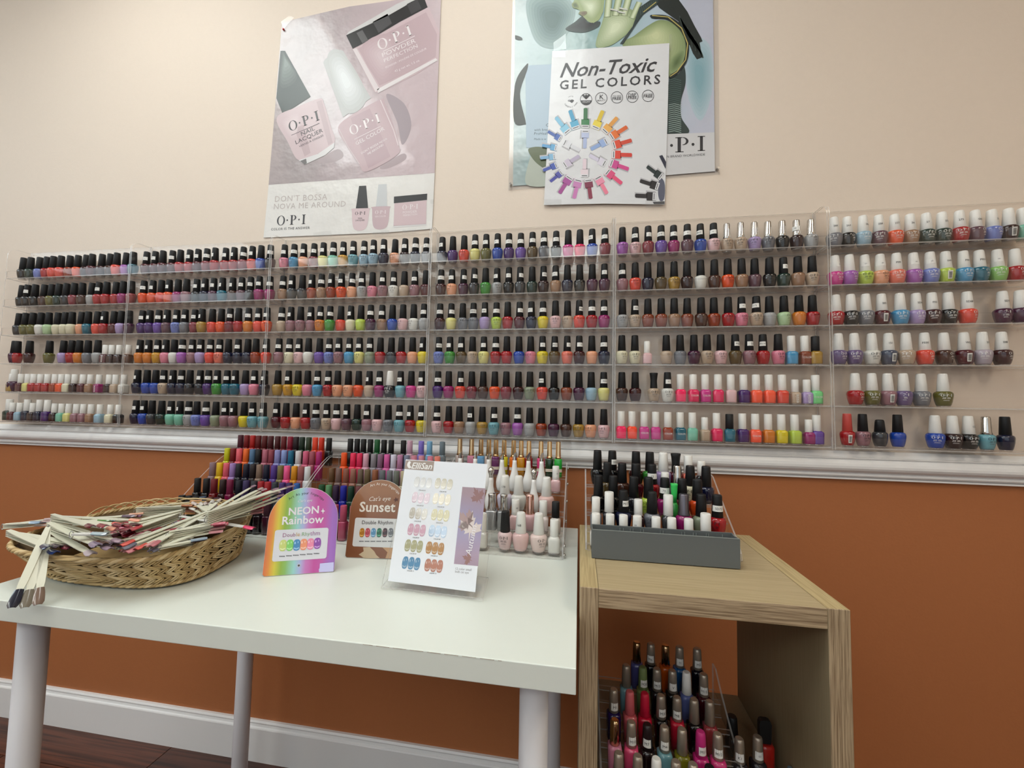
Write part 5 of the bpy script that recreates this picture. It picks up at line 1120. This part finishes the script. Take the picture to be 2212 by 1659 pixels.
au = Print(PC_, CL); au.text('Autumn', (818, 1165), (872, 895), ink('e6e2e6'), .0008, .0, .2); au.build('printed_autumn_word', chart)
nt_ = Print(PC_, CL); nt_.text('12 color small', (680, 1288), (822, 1300), ink('7d7678'), .0002); nt_.text('bulb cat eye', (676, 1313), (798, 1325), ink('7d7678'), .0002); nt_.build('printed_note', chart)
SW = [((388, 508), 'c9c9c8', 'COLOR 01'), ((575, 520), 'bdb7a4', 'COLOR 02'), ((370, 645), 'b498a6', 'COLOR 03'), ((556, 657), 'c2b69a', 'COLOR 04'), ((347, 786), 'b3ab9e', 'COLOR 05'), ((544, 800), 'a1934e', 'COLOR 06'), ((332, 932), 'c295a8', 'COLOR 07'), ((522, 945), '8aa3bf', 'COLOR 08'), ((306, 1076), 'a3a07c', 'COLOR 09'), ((496, 1096), 'aa7a44', 'COLOR 10'), ((283, 1230), '4d84ab', 'COLOR 11'), ((485, 1252), 'ae7460', 'COLOR 12')]
for (cx, cy), c_, t_ in SW:
    for k in (-1, 0, 1):
        u_, v_ = Q.pt((cx+k*54, cy+abs(k)*0+k*6)); cc = c_
        nail_uv(Q, u_, v_, .0122, .0205, cc, .0003, 0, chart, None)
    lb_ = Print(PC_, CL); lb_.text(t_, (cx-38, cy+72), (cx+22, cy+76), ink('3a383c'), .0002, .02); lb_.build('printed_color_name', chart)

# ================================================================== wicker basket of nail swatch sticks
W_REED = [mat('reed_light', '#d2b98c', .6, noise=.12, nscale=120), mat('reed_mid', '#c2a674', .62, noise=.12, nscale=120), mat('reed_dark', '#ab8e5e', .65, noise=.12, nscale=120)]
BC, RC = Vector((-.405, -.490)), Vector((-.418, -.498))
def spw(x, e): return math.copysign(abs(x)**e, x)
def bas(t, h, off=0.):
    k = h; cx, cy = BC.lerp(RC, k); a_ = .162+(.190-.162)*k+off; b_ = .115+(.150-.115)*k+off; e = 2/3.1
    zz = TZ+.0045+h*(.058+.010*max(0, math.cos(t-.7))+.008*max(0, math.sin(t)))
    dy_ = b_*spw(math.sin(t), e)
    return Vector((cx+a_*spw(math.cos(t), e)-.20*dy_, cy+dy_, zz))
bk = empty('wicker_basket', (BC.x, BC.y, TZ))
def BL(p): return Vector(p)-Vector((BC.x, BC.y, TZ))
NT = 72
ln = MB(); vs_ = []
for h, off in ((0, -.0065), (.96, -.0065), (.96, -.0045), (0, -.0045)):
    for i in range(NT): vs_.append(BL(bas(2*PI*i/NT, h, off)))
fs = [(r_*NT+i, r_*NT+(i+1) % NT, (r_+1) % 4*NT+(i+1) % NT, (r_+1) % 4*NT+i) for r_ in range(4) for i in range(NT)]
ln.add(vs_, fs, mat('gap_shade_liner', '#5a4527', .8), True); ln.build('wall_core', None, bk)  # liner colour darkened to stand in for shade in the gaps between reeds
bt = MB(); bt.prism([BL(bas(2*PI*i/NT, 0, -.004)) for i in range(NT)], (0, 0, .004), W_REED[2]); bt.build('bottom', None, bk)
NR = 58
for r_ in range(5):                            # herringbone rows of doubled reeds
    h0, h1 = .10+.165*r_, .10+.165*(r_+1)+.035
    for i in range(NR):
        t0 = 2*PI*i/NR; t1 = t0+2*PI/NR*1.55
        if r_ % 2: t0, t1 = t1, t0
        mb = MB(); n = 5
        for dd in (-1, 1):
            pts = []
            for k in range(n):
                f = k/(n-1); pts.append(BL(bas(t0+(t1-t0)*f, h0+(h1-h0)*f+dd*.033, .0008+.0022*math.sin(PI*f))))
            mb.tube(pts, .0017, 5, W_REED[(i*7+r_*3) % 3])
        mb.build('reed', None, bk)
for ph in range(3):                            # plaited foot and rim
    for nm, hh, rad, amp, cyc in (('foot_plait', .03, .0028, .0030, 30), ('rim_plait', .985, .0030, .0030, 26)):
        pts = []
        for i in range(240):
            t = 2*PI*i/240; a_ = cyc*t+2*PI*ph/3; p_ = bas(t, hh, .0015+amp*.6*math.cos(a_)); p_.z += amp*math.sin(a_)*(.7 if hh > .5 else .55)+(.001 if hh > .5 else .0012); pts.append(BL(p_))
        MB().tube(pts, rad, 6, W_REED[ph], closed=True).build(nm, None, bk)
for i in range(15):                            # reed arches along the back rim
    t0 = .42+i*.155; t1 = t0+.42; pts = []
    for k in range(13):
        f = k/12; p_ = bas(t0+(t1-t0)*f, 1.0, .001); p_.z += .014*math.sin(PI*f)**.7; pts.append(BL(p_))
    MB().tube(pts, .0017, 5, W_REED[i % 3]).build('rim_arch', None, bk)
tag(bk, 'woven straw-coloured wicker basket heaped with nail swatch sticks', 'basket')

M_STICK = mat('milky_plastic_stick', '#dcdac6', .35, coat=.2); M_STICKW = mat('white_plastic_stick', '#e2e1dc', .35, coat=.2); M_RING = mat('steel_ring', '#a8a8a8', .25, 1.0)
M_NAIL = mat('swatch_lacquer', rough=.15, coat=.9, objcolor=True)
def stick_mesh(L, wd, key, m):
    def fn():
        mb = MB(); n = 8; top, bot = [], []
        for k in range(n+1):
            f = k/n; w_ = wd*(.62+.38*min(1, f*3))*(1 if f < .85 else 1-.35*(f-.85)/.15)/2
            top.append((f*L, w_)); bot.append((f*L, -w_))
        loop = top+bot[::-1]; mb.prism([(x, y, -.0007) for x, y in loop], (0, 0, .0014), m); return mb
    return cm(key, fn)
def nail_mesh(L, wd, key):
    def fn():
        mb = MB(); vs_ = []; n, q_ = 6, 6
        for k in range(n+1):
            f = k/n; w_ = wd/2*(.62+.38*math.sin(PI*min(.5, .12+f*.6)))*(1 if f < .8 else 1-.35*((f-.8)/.2)**2)
            for j in range(q_+1):
                g_ = -1+2*j/q_; vs_.append((f*L, w_*g_, .0009+.0022*(1-g_*g_)-.0012*f))
        fs = [(k*(q_+1)+j, (k+1)*(q_+1)+j, (k+1)*(q_+1)+j+1, k*(q_+1)+j+1) for k in range(n) for j in range(q_)]
        mb.add(vs_, fs, M_NAIL, True)
        k0 = len(vs_); lower = [(x, y, z-.0010) for x, y, z in vs_]; mb.add(lower, [tuple(reversed(f)) for f in fs], M_NAIL, True)
        return mb
    return cm(key, fn)
C4 = (0, 1020, 3.568)
def c4(q, z): return at_z(q[0]/C4[2], C4[1]+q[1]/C4[2], z)
def bundle(A, B, n, fan, cols, label, wd=.0085, white=False, stack=.0016, ring=True, writing=None, lean=0., nl=.023):
    """a ring of swatch sticks: ring end A, middle tip B (world), fan in degrees"""
    A, B = Vector(A), Vector(B); d = B-A; L = d.length; d.normalize(); up_ = Vector((0, 0, 1)); side = up_.cross(d).normalized(); up_ = d.cross(side)
    r = empty('nail_swatch_ring', A); 
    if ring:
        rm_ = MB(); pts = [Vector((.005*math.cos(t)*d.x*.6+side.x*0-.002*d.x, .005*math.cos(t)*d.y*.6-.002*d.y, .0055*math.sin(t)+stack*n/2)) for t in [2*PI*k/14 for k in range(14)]]
        rm_.tube(pts, .0006, 5, M_RING, closed=True); rm_.build('ring', None, r)
    sm = stick_mesh(L-nl*.8, wd, 'stick|%.3f%.4f%s' % (L, wd, white), M_STICKW if white else M_STICK); nm = nail_mesh(nl, wd*1.28, 'nail_tip|%.4f%.4f' % (wd, nl))
    for i in range(n):
        jit = 1.6 if n > 3 else .5; ln_ = 1-RNG.uniform(0, .09)*(n > 3); a_ = math.radians(fan*((i+.5)/n-.5)*1.15+RNG.uniform(-jit, jit)); dd = d*math.cos(a_)+side*math.sin(a_); ss = -d*math.sin(a_)+side*math.cos(a_)
        roll = math.radians(RNG.uniform(-8, 8)*(n > 3)+lean); s2 = ss*math.cos(roll)+up_*math.sin(roll); u2 = dd.cross(s2)
        M = Matrix(((dd.x*ln_, s2.x, u2.x, 0), (dd.y*ln_, s2.y, u2.y, 0), (dd.z*ln_, s2.z, u2.z, stack*(i if i % 2 else n-i)), (0, 0, 0, 1)))
        st = link('swatch_stick', sm, r); st.matrix_local = M
        tip = link('nail_tip', nm, st, (L-nl, 0, 0)); tip.color = srgb(cols[i % len(cols)])
        if writing and i == n-1:
            geo = text_geo(writing); k = wd*.62/.7; cx = L*.55
            wm = MB(); wm.add([(cx+(geo[2]/2-x)*k*(-1 if lean > 900 else 1)*-1+0, -(y-.35)*k*-1, .0011) for x, y in geo[0]], geo[1], M_INKG); wm.build('handwriting', None, st)
    tag(r, label, 'nail swatches', 'rings of nail swatch sticks in the basket'); return r
MAU = ['9a7a8c', 'b090a0', '8a6a7a', 'c0a0a8', 'a88a94', 'c8b4b0']; PNK = ['d87a8c', 'e0a0a8', 'c8606e', 'e8b8b8', 'a83048', 'e49aa4']; DRK = ['1c2448', '2a3a6a', '3a2a3a', '4a1c2c', '6a2030']; WARM = ['a86a48', 'c89060', '7a4a3a', 'b87a68', 'd8a870']; MIX = ['8a1c30', 'd84a40', '4a7a4a', 'c8a858', '6a5a7a', 'b84a6a', '2a5a7a']
ZR = .852
# swatches hanging over the front edge of the table
ha = at_y(370/C4[2], C4[1]+440/C4[2], -.640); hbm = at_y(190/C4[2], C4[1]+1050/C4[2], -.700)
bundle(ha, hbm, 3, 16, ['1c2030', '7a7264', '7c6658'], 'three swatch sticks with navy, taupe and brown tips hanging over the table edge', .0100, stack=.0012, nl=.026)
BUN = [((60, 495), .851, (540, 618), .853, 7, 10, DRK, 'ring of swatch sticks with navy tips at the left end of the basket', .010, False, None),
 ((30, 440), .850, (420, 400), .858, 6, 30, ['8aa0b8', 'c8b0a8', 'b8a0a0'], 'ring of pale swatch sticks poking out at the far left of the basket', .009, False, None),
 ((370, 450), .864, (880, 615), .864, 9, 12, ['8a7a90', 'b8a8b0', '6a5048', 'a890a0'], 'broad fan of milky swatch sticks across the front of the basket', .0105, False, '152'),
 ((400, 385), .876, (930, 460), .884, 9, 18, ['6a1428', 'd84a44', '8a1c30', 'e8a088'], 'ring of swatch sticks with dark red and coral tips', .009, False, None),
 ((560, 490), .886, (835, 488), .886, 2, 5, ['a8b8c0', 'b8c4c8'], 'two white swatch sticks with pale blue square tips', .0095, True, None),
 ((560, 415), .860, (900, 385), .862, 5, 22, ['5a8a4a', 'c8a858', '2a6a7a'], 'ring of swatch sticks with green, gold and teal tips', .0085, False, None),
 ((1400, 358), .862, (880, 520), .858, 11, 22, ['8a1c30', 'c84a50', 'e88aa0', '7a4a5a'], 'ring of swatch sticks with written codes N76 and W52', .010, False, 'W52'),
 ((1600, 350), .864, (1010, 645), .858, 8, 14, ['d85a50', 'e8a0a0', '6a6a78', 'c87a80'], 'ring of swatch sticks with the stick marked 180', .0105, False, '180'),
 ((1390, 345), .872, (1960, 440), .872, 1, 0, ['e0346c'], 'single white swatch stick marked 058 with a hot pink tip', .0105, True, '058'),
 ((1340, 420), .870, (1920, 215), .872, 2, 5, ['7a808a', '9aa0a8'], 'white swatch sticks marked 090 with slate grey tips', .0095, True, '090'),
 ((1590, 415), .882, (2130, 170), .896, 15, 26, MAU, 'wide fan of mauve-tipped swatch sticks at the right end of the basket', .0085, False, None),
 ((1530, 420), .860, (2050, 295), .874, 10, 14, PNK, 'fan of pink-tipped swatch sticks below the mauve fan', .0085, False, None),
 ((1300, 530), .860, (1760, 430), .868, 10, 30, PNK, 'ring of rose-tipped swatch sticks lying on the right rim', .0085, False, None),
 ((1240, 590), .860, (1640, 430), .866, 2, 12, ['7a5aa8', '8a6ab8'], 'two swatch sticks with violet tips', .0095, False, None),
 ((1180, 610), .858, (1590, 520), .861, 3, 16, ['8a9aa8', '4a3040', '6a7a8a'], 'swatch sticks with slate blue tips beside the right rim', .0085, False, None),
 ((1050, 345), .856, (1560, 300), .860, 12, 30, WARM, 'ring of swatch sticks with warm brown tips along the back rim', .0085, False, None),
 ((640, 400), .854, (1100, 355), .858, 7, 26, ['6a5a6a', 'd8a088', 'b8887a', '7a4a6a'], 'ring of swatch sticks with plum and peach tips near the back rim', .0085, False, None),
 ((1600, 350), .862, (1580, 255), .874, 9, 46, ['d8d0c4', 'c8b8b0', 'e0dcd4'], 'small ring of swatch sticks standing up at the back of the basket', .0065, False, None),
 ((900, 600), .852, (1330, 470), .856, 9, 40, MIX, 'loose swatch sticks in mixed colours in the middle of the basket', .0085, False, None),
 ((700, 520), .850, (1000, 560), .853, 6, 50, MIX, 'short swatch sticks in mixed colours deep in the basket', .0085, False, None)]
for a_, za, b_, zb_, n_, fan, cols, lab, wd_, wh_, wr in BUN:
    bundle(c4(a_, za), c4(b_, zb_), n_, fan, cols, lab, wd_, wh_, writing=wr)
# lower layers of the heap
for (xa, ya, za, xb, yb, zb_, n_, fan, cols, lab) in (
 (-.515, -.425, .824, -.410, -.415, .830, 9, 26, WARM, 'ring of brown-tipped swatch sticks low at the back left of the basket'),
 (-.330, -.400, .824, -.445, -.420, .830, 9, 34, MAU, 'ring of mauve-tipped swatch sticks low at the back right of the basket'),
 (-.545, -.470, .822, -.430, -.490, .828, 10, 40, PNK, 'ring of pink-tipped swatch sticks low in the middle of the basket'),
 (-.300, -.500, .822, -.400, -.540, .828, 9, 36, MIX, 'ring of mixed swatch sticks low at the right of the basket'),
 (-.480, -.430, .836, -.370, -.460, .842, 10, 36, MIX, 'ring of mixed swatch sticks across the back of the heap')):
    bundle((xa, ya, za), (xb, yb, zb_), n_, fan, cols, lab, .0088)
bpy.data.scenes.remove(TXS)
